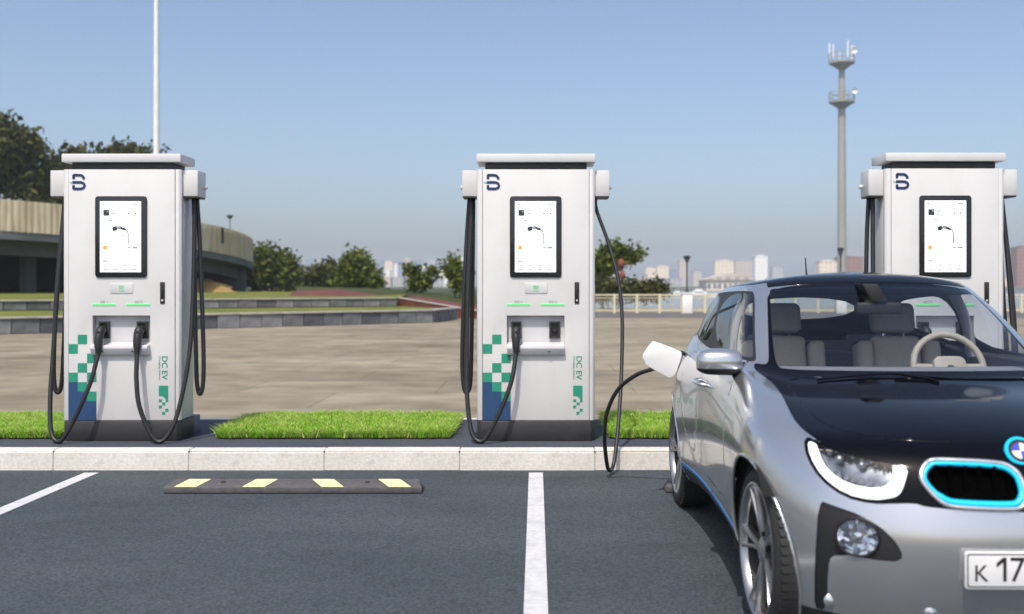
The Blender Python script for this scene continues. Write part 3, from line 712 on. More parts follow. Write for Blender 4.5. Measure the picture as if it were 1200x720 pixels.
arc_block(math.radians(-9.2), math.radians(-8.6), BR + 0.002, BR + 0.10, lambda x: b_top(x) - 0.05, lambda x: b_top(x) - 1.3, 1).build('drain_pipe', M_iron, bridge)
# heap of earth under the bridge
mh = MB(); c = at(232, 343, 84); rnd = random.Random(5); rings = 7; seg = 18
for i in range(rings + 1):
    for k in range(seg):
        t = 2 * math.pi * k / seg; r = 3.3 * i / rings * (1 + 0.15 * rnd.uniform(-1, 1))
        mh.v.append((c.x + r * math.cos(t), c.y + r * 0.8 * math.sin(t), 0.72 + 1.1 * math.cos(min(1, i / rings) * math.pi / 2) * (1 + 0.08 * rnd.uniform(-1, 1))))
for i in range(rings):
    for k in range(seg): mh.f.append((i * seg + k, (i + 1) * seg + k, (i + 1) * seg + (k + 1) % seg, i * seg + (k + 1) % seg))
tag(mh.build('earth_mound', M_earth, smooth=180), 'yellow heap of bare earth under the bridge', 'mound')

# ---- lamps, poles, mast
def lantern(x, Y, base_z, top_z, label, group, w=0.18, standalone=True):
    R = empty('street_lamp', (x, Y, base_z)); tag(R, label, 'lamp', group)
    H = top_z - base_z
    MB().lathe([(0.09, 0), (0.09, 0.06), (0.05, 0.14), (0.038, 0.2), (0.032, H * 0.8), (0.05, H * 0.815)], 10).build('post', M_iron, R, smooth=40)
    MB().lathe([(0.05, H * 0.815), (w * 0.45, H * 0.83), (w * 0.9, H * 0.955)], 8).build('glass_lantern', M_lampglass, R)
    MB().lathe([(w * 1.12, H * 0.956), (w * 1.1, H * 0.972), (w * 0.4, H * 0.995), (0.0, H)], 8).build('lantern_roof', M_iron, R)
    return R
M_lampglass = mat('lantern_glass', (0.10, 0.105, 0.11), 0.2, scale=4)
p = at(273.5, 268, 92); lantern(p.x - 0.3, p.y, b_top(0) - 0.2, at(273, 252, 92).z, 'small dark lantern standing on the curved bridge parapet', 'dark park lanterns', 0.32)
p = at(474, 340, 70); lantern(p.x, p.y, -0.2 + 1.0, at(474, 313, 70).z, 'thin dark lamp post between the small trees on the bank', 'dark park lanterns', 0.16)
RY = 50.0
rl = empty('railing', (0, RY, 0)); tag(rl, 'cream metal railing along the waterfront', 'railing')
x_from, x_to, step = 0.5, 34.0, 1.06
i = 0; x = x_from; posts = []
while x < x_to:
    MB().box(x - 0.055, x + 0.055, -0.055, 0.055, 0.0, 0.90).build('post', M_rail, rl); posts.append(x); x += step
for z0, z1 in ((0.82, 0.885), (0.70, 0.735), (0.10, 0.155)):
    MB().box(x_from, x_to, -0.03, 0.03, z0, z1).build('rail', M_rail, rl)
bl = MB()
x = x_from + 0.13
while x < x_to:
    bl.box(x - 0.011, x + 0.011, -0.011, 0.011, 0.156, 0.699); x += 0.118
tag(bl.build('baluster_bars', M_rail, rl), kind='stuff')
for px, lab in ((805, 'beside the tree by the water'), (985, 'seen through the rear window of the car')):
    X = (px - CX) * RY / FPX
    R = empty('pillar', (X, RY - 0.02, 0)); tag(R, 'white square railing pillar ' + lab, 'pillar', 'white railing pillars')
    MB().box(-0.235, 0.235, -0.235, 0.235, -0.01, 0.90).build('shaft', M_pillar, R, bevel=0.02)
    MB().box(-0.27, 0.27, -0.27, 0.27, 0.902, 0.965).build('cap', M_pillar, R, bevel=0.015)
lantern((805 - CX) * RY / FPX, RY - 0.02, 0.966, at(805, 299.5, RY).z, 'dark lantern on the white pillar between the tree and the silver car', 'dark park lanterns')
lantern((985 - CX) * RY / FPX, RY - 0.02, 0.966, at(985, 290, RY).z, 'dark lantern in front of the tall mast', 'dark park lanterns', 0.16)
# flagpole
p = at(183.5, 345, 60)
R = empty('flagpole', (p.x, p.y, Z2 - 0.05)); tag(R, 'tall white flagpole behind the left charger', 'flagpole')
MB().lathe([(0.3, 0), (0.3, 0.12), (0.2, 0.16), (0.17, 0.3), (0.16, 10), (0.13, 20), (0.11, 24.5)], 16).build('pole', M_flag, R, smooth=60)
MB().lathe([(0.0, 24.45), (0.16, 24.55), (0.18, 24.7), (0.12, 24.85), (0.0, 24.9)], 12).build('finial', M_flag, R, smooth=60)
# telecom mast
TY = 150.0
p = at(986.5, 340, TY); R = empty('telecom_mast', (p.x, TY, -2.0)); tag(R, 'tall grey telecom mast with two round platforms', 'mast')
def tz(y): return at(0, y, TY).z + 2.0
MB().lathe([(0.66, 0), (0.63, tz(300)), (0.57, tz(200)), (0.50, tz(120)), (0.42, tz(100)), (0.40, tz(76)), (0.3, tz(73)), (0.0, tz(73))], 14).build('shaft', M_mast, R, smooth=60)
for yb, rr in ((121.5, 1.75), (75.5, 1.75)):
    z = tz(yb)
    pf = MB().lathe([(0.5, z - 0.75), (rr - 0.25, z), (rr, z + 0.05), (rr, z + 0.3), (0.45, z + 0.31)], 20).build('platform', M_mast, R)
    for hz in (0.85, 1.5):
        MB().tube([(rr * math.cos(2 * math.pi * k / 18), rr * math.sin(2 * math.pi * k / 18), z + hz) for k in range(18)], 0.05, 5, closed=True).build('guard_rail', M_mast, pf)
    for k in range(9):
        t = 2 * math.pi * k / 9
        MB().box(rr * math.cos(t) - 0.04, rr * math.cos(t) + 0.04, rr * math.sin(t) - 0.04, rr * math.sin(t) + 0.04, z + 0.3, z + 1.55).build('guard_post', M_mast, pf)
for k, (t, hh) in enumerate(((0.4, 2.9), (1.5, 2.2), (2.6, 3.3), (3.7, 2.6), (4.9, 3.1), (5.7, 2.3))):
    MB().box(1.75 * math.cos(t) - 0.08, 1.75 * math.cos(t) + 0.08, 1.75 * math.sin(t) - 0.08, 1.75 * math.sin(t) + 0.08, tz(75) + 0.6, tz(75) + 0.6 + hh * 0.75).build('antenna', M_flag, R)
for yb, sx in ((70, 1), (117, 1)):
    MB().lathe([(0.0, 0.0), (0.30, 0.05), (0.42, 0.18)], 14, Matrix.Translation((1.3 * sx, -1.5, tz(yb) + 1.0)) @ Matrix.Rotation(math.radians(100), 4, 'X'), cap=False).build('dish', M_flag, R, smooth=60)

# ---- trees
M_leafA = leafmat('leaves_dark', [(0.026, 0.034, 0.010), (0.052, 0.062, 0.014), (0.090, 0.098, 0.022), (0.15, 0.14, 0.035)], 0.2)
M_leafB = leafmat('leaves_green', [(0.034, 0.050, 0.008), (0.075, 0.100, 0.012), (0.14, 0.165, 0.02), (0.22, 0.22, 0.035)], 0.25)
def leaves(lobes, n, size, rnd):
    """small leaf faces through the volume of several lobes (cx, cy, cz, rx, ry, rz)"""
    L = np.array(lobes); vol = np.prod(L[:, 3:], axis=1) ** (2 / 3); pr = vol / vol.sum()
    k = rnd.choice(len(L), n, p=pr)
    d = rnd.normal(size=(n, 3)); d /= np.linalg.norm(d, axis=1)[:, None]
    rad = rnd.uniform(0.35, 1.0, n) ** 0.45
    # clumps: leaves gather round a few hundred twig ends
    nc = max(40, n // 14); ck = rnd.choice(len(L), nc, p=pr); cd = rnd.normal(size=(nc, 3)); cd /= np.linalg.norm(cd, axis=1)[:, None]
    cc = L[ck, :3] + cd * L[ck, 3:] * (rnd.uniform(0.45, 1.05, nc) ** 0.5)[:, None]
    own = rnd.integers(0, nc, n)
    P = cc[own] + rnd.normal(size=(n, 3)) * size * 1.5
    loose = rnd.random(n) < 0.25
    P[loose] = (L[k, :3] + d * L[k, 3:] * rad[:, None])[loose]
    a = rnd.normal(size=(n, 3)); a /= np.linalg.norm(a, axis=1)[:, None]
    b = rnd.normal(size=(n, 3)); b -= a * np.sum(a * b, 1)[:, None]; b /= np.linalg.norm(b, axis=1)[:, None]
    s = size * rnd.uniform(0.6, 1.3, n)[:, None]
    V = np.stack([P - a * s, P + b * s * 0.55, P + a * s, P - b * s * 0.55], 1).reshape(-1, 3)
    F = (np.arange(n)[:, None] * 4 + np.arange(4)[None]).tolist()
    tone = np.clip(rnd.normal(0.42, 0.2, n) + (rnd.normal(0, 0.14, nc))[own], 0, 1)
    return V, F, tone
tree_i = [0]
def tree(name, label, base, h, lobes, n, size, m, group='trees in the park behind', trunk_h=0.4, limb=5, cat='tree', tr=None):
    tree_i[0] += 1; rnd = np.random.default_rng(100 + tree_i[0]); rr = random.Random(tree_i[0])
    R = empty(name, base); tag(R, label, cat, group)
    V, F, tone = leaves(lobes, n, size, rnd)
    me = bpy.data.meshes.new('crown'); me.from_pydata(V.tolist(), [], F); me.update(); set_tone(me, tone); me.materials.append(m)
    c = bpy.data.objects.new('crown', me); COL.objects.link(c); c.parent = R
    tr = tr or h * 0.022
    mb = MB(); top = lobes[0]
    mb.tube(cr([(0, 0, -0.3), (rr.uniform(-.02, .02) * h, 0, h * trunk_h * 0.6), (top[0] * 0.6, top[1] * 0.6, h * trunk_h), (top[0], top[1], top[2] + top[5] * 0.4)], 4), [tr * (1.25 - 1.05 * i / 12) for i in range(13)], 7)
    for lb in lobes[1:1 + limb]:
        z0 = h * trunk_h * rr.uniform(0.7, 1.05)
        mb.tube(cr([(top[0] * 0.4, top[1] * 0.4, z0), (lb[0] * 0.55, lb[1] * 0.55, (z0 + lb[2]) / 2 + 0.03 * h), (lb[0], lb[1], lb[2] + lb[5] * 0.3)], 4), [tr * 0.55 * (1 - 0.85 * i / 8) for i in range(9)], 5)
    mb.build('trunk', m if False else M_bark, R, smooth=60)
    return R
def px_tree(name, label, Y, zb, rects, n, size, m, **kw):
    """rects: crown lobes given as photo boxes (x0, x1, y0, y1) at depth Y; first is the main lobe"""
    k = Y / FPX; x_b = kw.pop('xb', (rects[0][0] + rects[0][1]) / 2)
    base = Vector(((x_b - CX) * k, Y, zb)); lob = []; rr = random.Random(len(label))
    for x0, x1, y0, y1 in rects:
        c_ = at((x0 + x1) / 2, (y0 + y1) / 2, Y); rx = (x1 - x0) / 2 * k; rz = (y1 - y0) / 2 * k
        lob.append((c_.x - base.x, rr.uniform(-0.4, 0.4) * rx, c_.z - base.z, rx, (rx + rz) / 2 * 0.9, rz))
    h = max(l[2] + l[5] for l in lob)
    return tree(name, label, base, h, lob, n, size, m, **kw)
G1 = 'trees behind the bridge'
px_tree('broadleaf_tree', 'tall dark tree at the far left behind the bridge', 112, 0.5, [(-40, 36, 146, 215), (6, 50, 158, 190), (-30, 20, 140, 172), (-60, 10, 170, 240), (10, 56, 192, 236), (34, 58, 168, 184)], 7000, 0.42, M_leafA, group=G1, trunk_h=0.45)
px_tree('broadleaf_tree', 'low dark tree behind the roof of the left charger', 118, 0.5, [(60, 118, 182, 238), (78, 104, 174, 195), (90, 150, 182, 238), (50, 92, 192, 242)], 5000, 0.42, M_leafA, group=G1)
px_tree('broadleaf_tree', 'dark tree between the flagpole and the left charger top', 121, 0.5, [(130, 186, 178, 232), (150, 198, 180, 236), (112, 150, 180, 205), (130, 168, 174, 192)], 5000, 0.42, M_leafA, group=G1)
px_tree('broadleaf_tree', 'green tree right beside the end of the curved bridge', 104, 0.6, [(292, 345, 294, 336), (300, 322, 290, 312), (322, 350, 304, 338), (286, 320, 308, 340), (335, 357, 318, 340)], 6000, 0.27, M_leafB, trunk_h=0.3)
px_tree('broadleaf_tree', 'small dark tree left of the round bushy tree', 92, 0.7, [(362, 386, 314, 336), (374, 398, 310, 336), (360, 376, 318, 334)], 3000, 0.22, M_leafA, trunk_h=0.3)
px_tree('broadleaf_tree', 'round bushy olive green tree in the middle of the bank', 84, 0.5, [(401, 432, 302, 335), (407, 427, 300, 314), (424, 438, 314, 336), (398, 412, 314, 338), (430, 444, 323, 339)], 6000, 0.22, M_leafB, trunk_h=0.25)
px_tree('young_tree', 'young tree with a split crown right of the thin lamp post', 66, 0.35, [(480, 493, 316, 340), (476, 487, 313, 323), (501, 512, 312, 326), (490, 502, 324, 336)], 1500, 0.15, M_leafB, trunk_h=0.35)
px_tree('young_tree', 'young tree just left of the middle charger', 62, 0.1, [(528, 540, 308, 330), (519, 529, 310, 320), (533, 548, 318, 342), (527, 536, 303, 313)], 1700, 0.15, M_leafB, trunk_h=0.35)
px_tree('broadleaf_tree', 'sprawling tree by the railing right of the middle charger', 58, 0.0, [(694, 720, 298, 326), (716, 738, 292, 308), (736, 750, 293, 304), (704, 730, 287, 302), (684, 704, 306, 334)], 2600, 0.16, M_leafB, trunk_h=0.3, xb=706)
px_tree('clipped_bush', 'long dark hedge behind the railing under the sprawling tree', 54, -0.4, [(690, 735, 329, 350), (725, 760, 330, 350), (750, 782, 331, 350), (675, 700, 330, 350)], 4500, 0.12, M_leafA, trunk_h=0.2, limb=3, cat='hedge', group='hedges by the railing')
M_lantern = mat('red_lantern', (0.24, 0.06, 0.035), 0.8, scale=5)
for px, py, lab in ((728, 309, 'upper red round lantern hanging in the tree by the railing'), (729, 323, 'lower red round lantern hanging in the tree by the railing')):
    p = at(px, py, 56.5); R = empty('paper_lantern', p); tag(R, lab, 'lantern', 'red lanterns in the tree')
    MB().lathe([(0.07, -0.22), (0.13, -0.17), (0.175, -0.06), (0.175, 0.06), (0.13, 0.17), (0.08, 0.24)], 14).build('shade', M_lantern, R, smooth=70)
    MB().lathe([(0.08, 0.241), (0.08, 0.29), (0.02, 0.295), (0.015, 0.42)], 8).build('hanger', M_iron, R); MB().lathe([(0.05, -0.221), (0.05, -0.25), (0.02, -0.38)], 8).build('tassel', M_lantern, R)

# ---- water, far shore and city
m, n, l, p_ = new_mat('river_water')
p_.inputs['Base Color'].default_value = (0.10, 0.14, 0.17, 1); p_.inputs['Roughness'].default_value = 0.18; p_.inputs['Specular IOR Level'].default_value = 0.5
tc = n.new('ShaderNodeTexCoord'); nz = n.new('ShaderNodeTexNoise'); nz.inputs['Scale'].default_value = 0.6; nz.inputs['Detail'].default_value = 5
l.new(tc.outputs['Object'], nz.inputs['Vector']); bp = n.new('ShaderNodeBump'); bp.inputs['Strength'].default_value = 0.5; bp.inputs['Distance'].default_value = 0.3
l.new(nz.outputs['Fac'], bp.inputs['Height']); l.new(bp.outputs['Normal'], p_.inputs['Normal']); M_water = m
wt = MB().add([(-2400, 62, -2.0), (2400, 62, -2.0), (2400, 900, -2.0), (-2400, 900, -2.0)], [(0, 1, 2, 3)]).build('water', M_water); tag(wt, 'pale river beyond the railing', kind='structure')
M_quay = mat('quay_wall', (0.30, 0.28, 0.25), 0.9, scale=0.5)
qw = MB().add([(-2400, 62.0, 0), (2400, 62.0, 0), (2400, 62.0, -2.2), (-2400, 62.0, -2.2)], [(0, 3, 2, 1)]).build('quay', M_quay); tag(qw, 'quay wall', kind='structure')
M_far = mat('far_ground', (0.13, 0.14, 0.11), 0.95, col2=(0.20, 0.20, 0.17), scale=0.02)
fb = MB().box(-2400, 2400, 640, 3000, -2.1, 0.6).build('far_bank', M_far); tag(fb, 'far shore of the river', kind='structure')
fl = MB().add([(-700, 62.2, -0.2), (-6, 62.2, -0.2), (-10, 200, -0.2), (-30, 639, -0.2), (-700, 639, -0.2)], [(0, 1, 2, 3, 4)]).build('park_ground', M_bank); tag(fl, 'park ground behind the bridge', kind='structure')

def facade(name, c, win, floor=3.2, bay=3.6):
    m, n, l, p = new_mat(name)
    tc = n.new('ShaderNodeTexCoord'); br = n.new('ShaderNodeTexBrick')
    br.offset = 0.0; br.inputs['Scale'].default_value = 1.0; br.inputs['Mortar Size'].default_value = 0.9; br.inputs['Mortar Smooth'].default_value = 0.0
    br.inputs['Brick Width'].default_value = bay; br.inputs['Row Height'].default_value = floor; br.inputs['Bias'].default_value = 0.0
    sp = n.new('ShaderNodeSeparateXYZ'); cb = n.new('ShaderNodeCombineXYZ'); ad = n.new('ShaderNodeMath'); ad.operation = 'ADD'
    l.new(tc.outputs['Object'], sp.inputs[0]); l.new(sp.outputs['X'], ad.inputs[0]); l.new(sp.outputs['Y'], ad.inputs[1])
    l.new(ad.outputs[0], cb.inputs['X']); l.new(sp.outputs['Z'], cb.inputs['Y']); l.new(cb.outputs[0], br.inputs['Vector'])
    br.inputs['Color1'].default_value = rgb(*win); br.inputs['Color2'].default_value = rgb(*[v * 1.15 for v in win]); br.inputs['Mortar'].default_value = rgb(*c)
    l.new(br.outputs['Color'], p.inputs['Base Color']); p.inputs['Roughness'].default_value = 0.8
    return m
FAC = {'cream': facade('facade_cream', (0.72, 0.63, 0.50), (0.45, 0.40, 0.34)), 'white': facade('facade_white', (0.78, 0.76, 0.72), (0.55, 0.55, 0.54)),
       'blue': facade('facade_blue', (0.20, 0.25, 0.32), (0.10, 0.13, 0.18)), 'pink': facade('facade_pink', (0.52, 0.45, 0.39), (0.32, 0.28, 0.26)),
       'red': facade('facade_brick', (0.27, 0.15, 0.11), (0.16, 0.10, 0.08)), 'grey': facade('facade_grey', (0.40, 0.41, 0.42), (0.25, 0.26, 0.28))}
def building(px0, px1, pyt, Y, col, label, extra=0):
    k = Y / FPX; w = (px1 - px0) * k; H = at(0, pyt, Y).z - 0.6; d = max(10.0, w * 0.8); c = at((px0 + px1) / 2, 335, Y)
    R = empty('city_building', (c.x, Y, 0.59)); tag(R, label, 'building', 'city buildings on the far shore')
    MB().box(-w / 2, w / 2, 0, d, 0, H * 0.955).build('tower_block', FAC[col], R)
    MB().box(-w / 2 - 0.3, w / 2 + 0.3, -0.3, d + 0.3, H * 0.9552, H * 0.968).build('cornice', FAC[col], R)
    MB().box(-w * 0.28, w * 0.25, d * 0.2, d * 0.7, H * 0.9682, H).build('plant_room', FAC[col], R)
    return R
BL = [
 (358, 369, 303, 1900, 'blue', 'faint blue tower left of the round bushy tree, leftmost on the skyline'),
 (379, 388, 303, 1950, 'blue', 'faint blue tower above the small dark tree'),
 (411, 419, 309, 1800, 'grey', 'faint grey tower behind the round bushy tree'),
 (431, 440, 306, 1500, 'cream', 'cream tower at the right edge of the round bushy tree'),
 (441, 449, 304, 1900, 'blue', 'blue tower between two cream towers'),
 (450.5, 460, 306, 1350, 'cream', 'pale cream tower standing clear left of the young tree'),
 (461, 466, 309, 1450, 'white', 'narrow white tower beside the pale cream tower'),
 (467, 473.5, 307, 2000, 'blue', 'slim blue tower behind the thin lamp post'),
 (474, 482, 301.5, 1500, 'pink', 'tall pinkish tower right above the thin lamp post'),
 (483, 491, 303.5, 1900, 'blue', 'blue tower right of the tall pinkish tower'),
 (492, 498, 311, 1600, 'white', 'low white tower between the crowns of the young tree'),
 (501, 511, 304, 1700, 'grey', 'pale grey tower above the split young tree'),
 (513, 524, 309, 2000, 'blue', 'faint blue tower left of the middle charger'),
 (536, 545, 302, 1700, 'white', 'pale tower at the left side of the middle charger'),
 (398, 404, 312, 2100, 'blue', 'faint narrow tower at the left edge of the round bushy tree'),
 (425, 430.5, 309, 1600, 'white', 'thin white tower just left of the cream tower by the bushy tree'),
 (546, 552, 306, 1800, 'blue', 'faint blue tower half hidden by the cables of the middle charger'),
 (713, 722, 318, 1300, 'grey', 'small grey tower behind the sprawling tree'),
 (786, 793, 316, 1500, 'blue', 'small blue tower between the squat blocks and the lantern'),
 (812, 822, 318, 1300, 'pink', 'small tan tower right of the pillar lantern'),
 (905, 918, 312, 1200, 'grey', 'grey block right of the bright white block'),
 (436, 442, 313, 1700, 'white', 'short white tower at the foot of the blue tower by the bushy tree'),
 (453, 457, 316, 1250, 'white', 'short white block in front of the pale cream tower'),
 (495, 502, 306, 2100, 'blue', 'faint blue tower above the gap in the young tree'),
 (524, 531, 305, 2000, 'grey', 'faint grey tower just left of the tree by the middle charger'),
 (514, 520, 315, 1500, 'cream', 'short cream tower between the two young trees'),
 (757, 768.5, 313, 1000, 'cream', 'left one of two squat cream blocks right of the red lanterns'),
 (769.5, 784, 311, 1000, 'cream', 'right one of two squat cream blocks right of the red lanterns'),
 (796, 807, 304, 1250, 'pink', 'pinkish tower directly behind the pillar lantern'),
 (838, 860, 304.5, 950, 'cream', 'wide cream block above the car roof, left of three'),
 (861.5, 881, 304.5, 980, 'pink', 'wide tan block above the car roof, middle of three'),
 (885, 899.5, 299, 900, 'white', 'bright white block above the car roof, right of three'),
 (960, 981, 305, 800, 'cream', 'cream block just left of the tall mast'),
 (984, 1012, 300, 820, 'red', 'red brick block right of the tall mast'),
 (1192, 1215, 288, 820, 'red', 'dark red block at the right edge beyond the right charger'),
]
for b in BL: building(*b)
rnd = random.Random(11)
lowspec = [(440, 458), (459, 476), (500, 520), (520, 540), (700, 740), (745, 775), (776, 800), (905, 950), (1015, 1040), (1176, 1192)]
lowlab = ['low pale houses at the foot of the cream towers', 'low pale houses by the thin lamp post', 'low pale block at the foot of the grey tower', 'low pale block left of the middle charger', 'low block behind the sprawling tree',
          'low block behind the hedge', 'low block left of the pillar lantern', 'low block behind the car roof aerial', 'low block left of the right charger', 'low block right of the right charger']
for (a, b_), lab in zip(lowspec, lowlab): building(a, b_, rnd.uniform(322, 328), rnd.uniform(760, 850), rnd.choice(['white', 'grey', 'cream', 'pink']), lab)
# long low hall on the shore and boats
def hall(px0, px1, py0, py1, Y):
    k = Y / FPX; w = (px1 - px0) * k; H = (py1 - py0) * k; c = at((px0 + px1) / 2, py1, Y)
    R = empty('waterfront_hall', (c.x, Y, c.z)); tag(R, 'long cream waterfront hall left of the car roof', 'building')
    MB().box(-w / 2, w / 2, 0, 20, 0, H * 0.62).build('hall_wall', FAC['cream'], R)
    MB().prism([(-w / 2 - 1, H * 0.621), (w / 2 + 1, H * 0.621), (w / 2 - 6, H), (-w / 2 + 8, H)], -0.8, 21, 'y').build('roof', FAC['pink'], R)
    for i in range(9):
        x = -w / 2 + (i + 0.5) * w / 9
        MB().box(x - w / 36, x + w / 36, -0.25, -0.01, H * 0.15, H * 0.45).build('window', FAC['blue'], R)
hall(828, 884, 321, 341, 420)
M_boat = mat('boat_white', (0.80, 0.80, 0.79), 0.4, scale=3)
def boat(px, py, Y, L, label):
    k = Y / FPX; c = at(px, py, Y); c.z = -2.0
    R = empty('moored_boat', c); tag(R, label, 'boat', 'white boats moored on the river')
    hb = MB(); n = 8
    for i in range(n + 1):
        t = i / n; wd = L * 0.14 * (1 - max(0, (t - 0.45) / 0.55) ** 2) * (0.75 + 0.25 * min(1, t * 4)); x = (t - 0.5) * L; sh = L * (0.10 + 0.05 * t * t)
        hb.v += [(x, -wd, sh), (x, -wd * 0.6, -0.1), (x, wd * 0.6, -0.1), (x, wd, sh)]
    for i in range(n):
        a, b_ = 4 * i, 4 * i + 4
        for q_ in range(3): hb.f.append((a + q_, a + q_ + 1, b_ + q_ + 1, b_ + q_))
        hb.f.append((a + 3, a, b_, b_ + 3))
    hb.f.append((0, 3, 2, 1)); hb.build('hull', M_boat, R, smooth=30)
    MB().prism([(-L * 0.3, L * 0.10), (L * 0.2, L * 0.10), (L * 0.1, L * 0.2), (-L * 0.26, L * 0.2)], -L * 0.09, L * 0.09, 'y').build('cabin', M_boat, R)
    MB().box(-L * 0.24, L * 0.08, -L * 0.0925, -L * 0.0901, L * 0.14, L * 0.18).build('cabin_window', FAC['blue'], R)
    MB().box(-L * 0.2, L * 0.02, -L * 0.06, L * 0.06, L * 0.2005, L * 0.26).build('upper_deck', M_boat, R)
boat(822, 337, 300, 9.0, 'white boat moored in front of the waterfront hall')
boat(796, 338, 320, 6.5, 'small white boat left of the pillar lantern')

# ---- the air
hz = MB().box(-2390, 2390, -14, 2990, -3.2, 75.0)
m = bpy.data.materials.new('haze_air'); m.use_nodes = True; n = m.node_tree.nodes; l = m.node_tree.links; n.remove(n['Principled BSDF'])
pv = n.new('ShaderNodeVolumePrincipled'); pv.inputs['Color'].default_value = (0.80, 0.88, 1.0, 1); pv.inputs['Density'].default_value = 0.00028; pv.inputs['Anisotropy'].default_value = 0.0
l.new(pv.outputs[0], n['Material Output'].inputs['Volume'])
HAZE = hz.build('haze', m); tag(HAZE, 'thin pale haze over the river and city', kind='stuff')

# ================================================================ the car
m, n, l, p = new_mat('silver_paint')
p.inputs['Metallic'].default_value = 0.82; p.inputs['Roughness'].default_value = 0.19
p.inputs['Coat Weight'].default_value = 0.6; p.inputs['Coat Roughness'].default_value = 0.03
tc = n.new('ShaderNodeTexCoord'); nz = n.new('ShaderNodeTexNoise'); nz.inputs['Scale'].default_value = 900; l.new(tc.outputs['Object'], nz.inputs['Vector'])
rp = n.new('ShaderNodeValToRGB'); rp.color_ramp.elements[0].color = rgb(0.54, 0.55, 0.565); rp.color_ramp.elements[1].color = rgb(0.66, 0.665, 0.675)
l.new(nz.outputs['Fac'], rp.inputs['Fac']); l.new(rp.outputs['Color'], p.inputs['Base Color']); M_silver = m
M_cblack = mat('car_black', (0.003, 0.0035, 0.006), 0.07, coat=0.0, scale=4, spec=0.13)
M_trim = mat('trim_black', (0.014, 0.014, 0.015), 0.55, scale=30, bump=0.1, bscale=220)
M_well = mat('wheel_well_liner', (0.006, 0.006, 0.006), 0.95)
M_grille = mat('grille_black', (0.002, 0.002, 0.002), 0.9, spec=0.0)
M_seam = mat('panel_gap', (0.01, 0.01, 0.01), 0.9)
M_tyre = mat('tyre_rubber', (0.018, 0.018, 0.018), 0.78, scale=30, col2=(0.026, 0.025, 0.024), bump=0.2, bscale=120)
M_rim = mat('rim_silver', (0.40, 0.40, 0.41), 0.3, metal=0.9, scale=10)
M_rimdk = mat('rim_dark', (0.010, 0.010, 0.011), 0.6, metal=0.0, scale=10)
M_disc = mat('brake_disc', (0.30, 0.29, 0.28), 0.4, metal=0.9, scale=20)
M_cyan = mat('cyan_trim', (0.005, 0.58, 0.88), 0.3, scale=5)
M_blue = mat('blue_trim', (0.012, 0.19, 0.55), 0.35, scale=5)
M_drl = emit('daylight_strip', (1.0, 1.0, 1.0), 0.55)
M_chrome = mat('chrome', (0.85, 0.86, 0.88), 0.08, metal=1.0, scale=8)
M_refl = mat('reflector', (0.34, 0.36, 0.39), 0.25, metal=0.8, scale=18, col2=(0.14, 0.155, 0.175))
M_glass = glass('car_glass', (0.86, 0.895, 0.92), 1.6)
M_shade_refl = glass('windscreen_shade_reflection', (0.34, 0.42, 0.58), 1.6)  # shade strip; its dark blue tint also paints in the headliner reflection
M_lens = glass('lamp_lens', (0.93, 0.95, 0.97), 1.4)
M_beige = mat('seat_beige', (0.60, 0.52, 0.43), 0.75, scale=60, bump=0.15, bscale=200)
M_seatg = mat('seat_grey', (0.20, 0.205, 0.235), 0.8, scale=60, bump=0.15, bscale=200)
M_dash = mat('dash_grey', (0.24, 0.245, 0.265), 0.7, scale=30, bump=0.1, bscale=150)
M_wheelg = mat('steering_leather', (0.40, 0.35, 0.29), 0.55, scale=40)
M_plate = mat('plate_white', (0.80, 0.80, 0.79), 0.4, scale=5)
M_ink = mat('plate_ink', (0.012, 0.012, 0.013), 0.5, scale=5)
M_white_en = mat('enamel_white', (0.82, 0.82, 0.82), 0.3, scale=5)
M_violet = mat('enamel_blue', (0.05, 0.07, 0.50), 0.3, scale=5)

CAR = empty('electric_car', (1.545, 3.30, 0.0087), -0.0205)
tag(CAR, 'silver and black electric hatchback with blue trim, plugged in at the right', 'car')

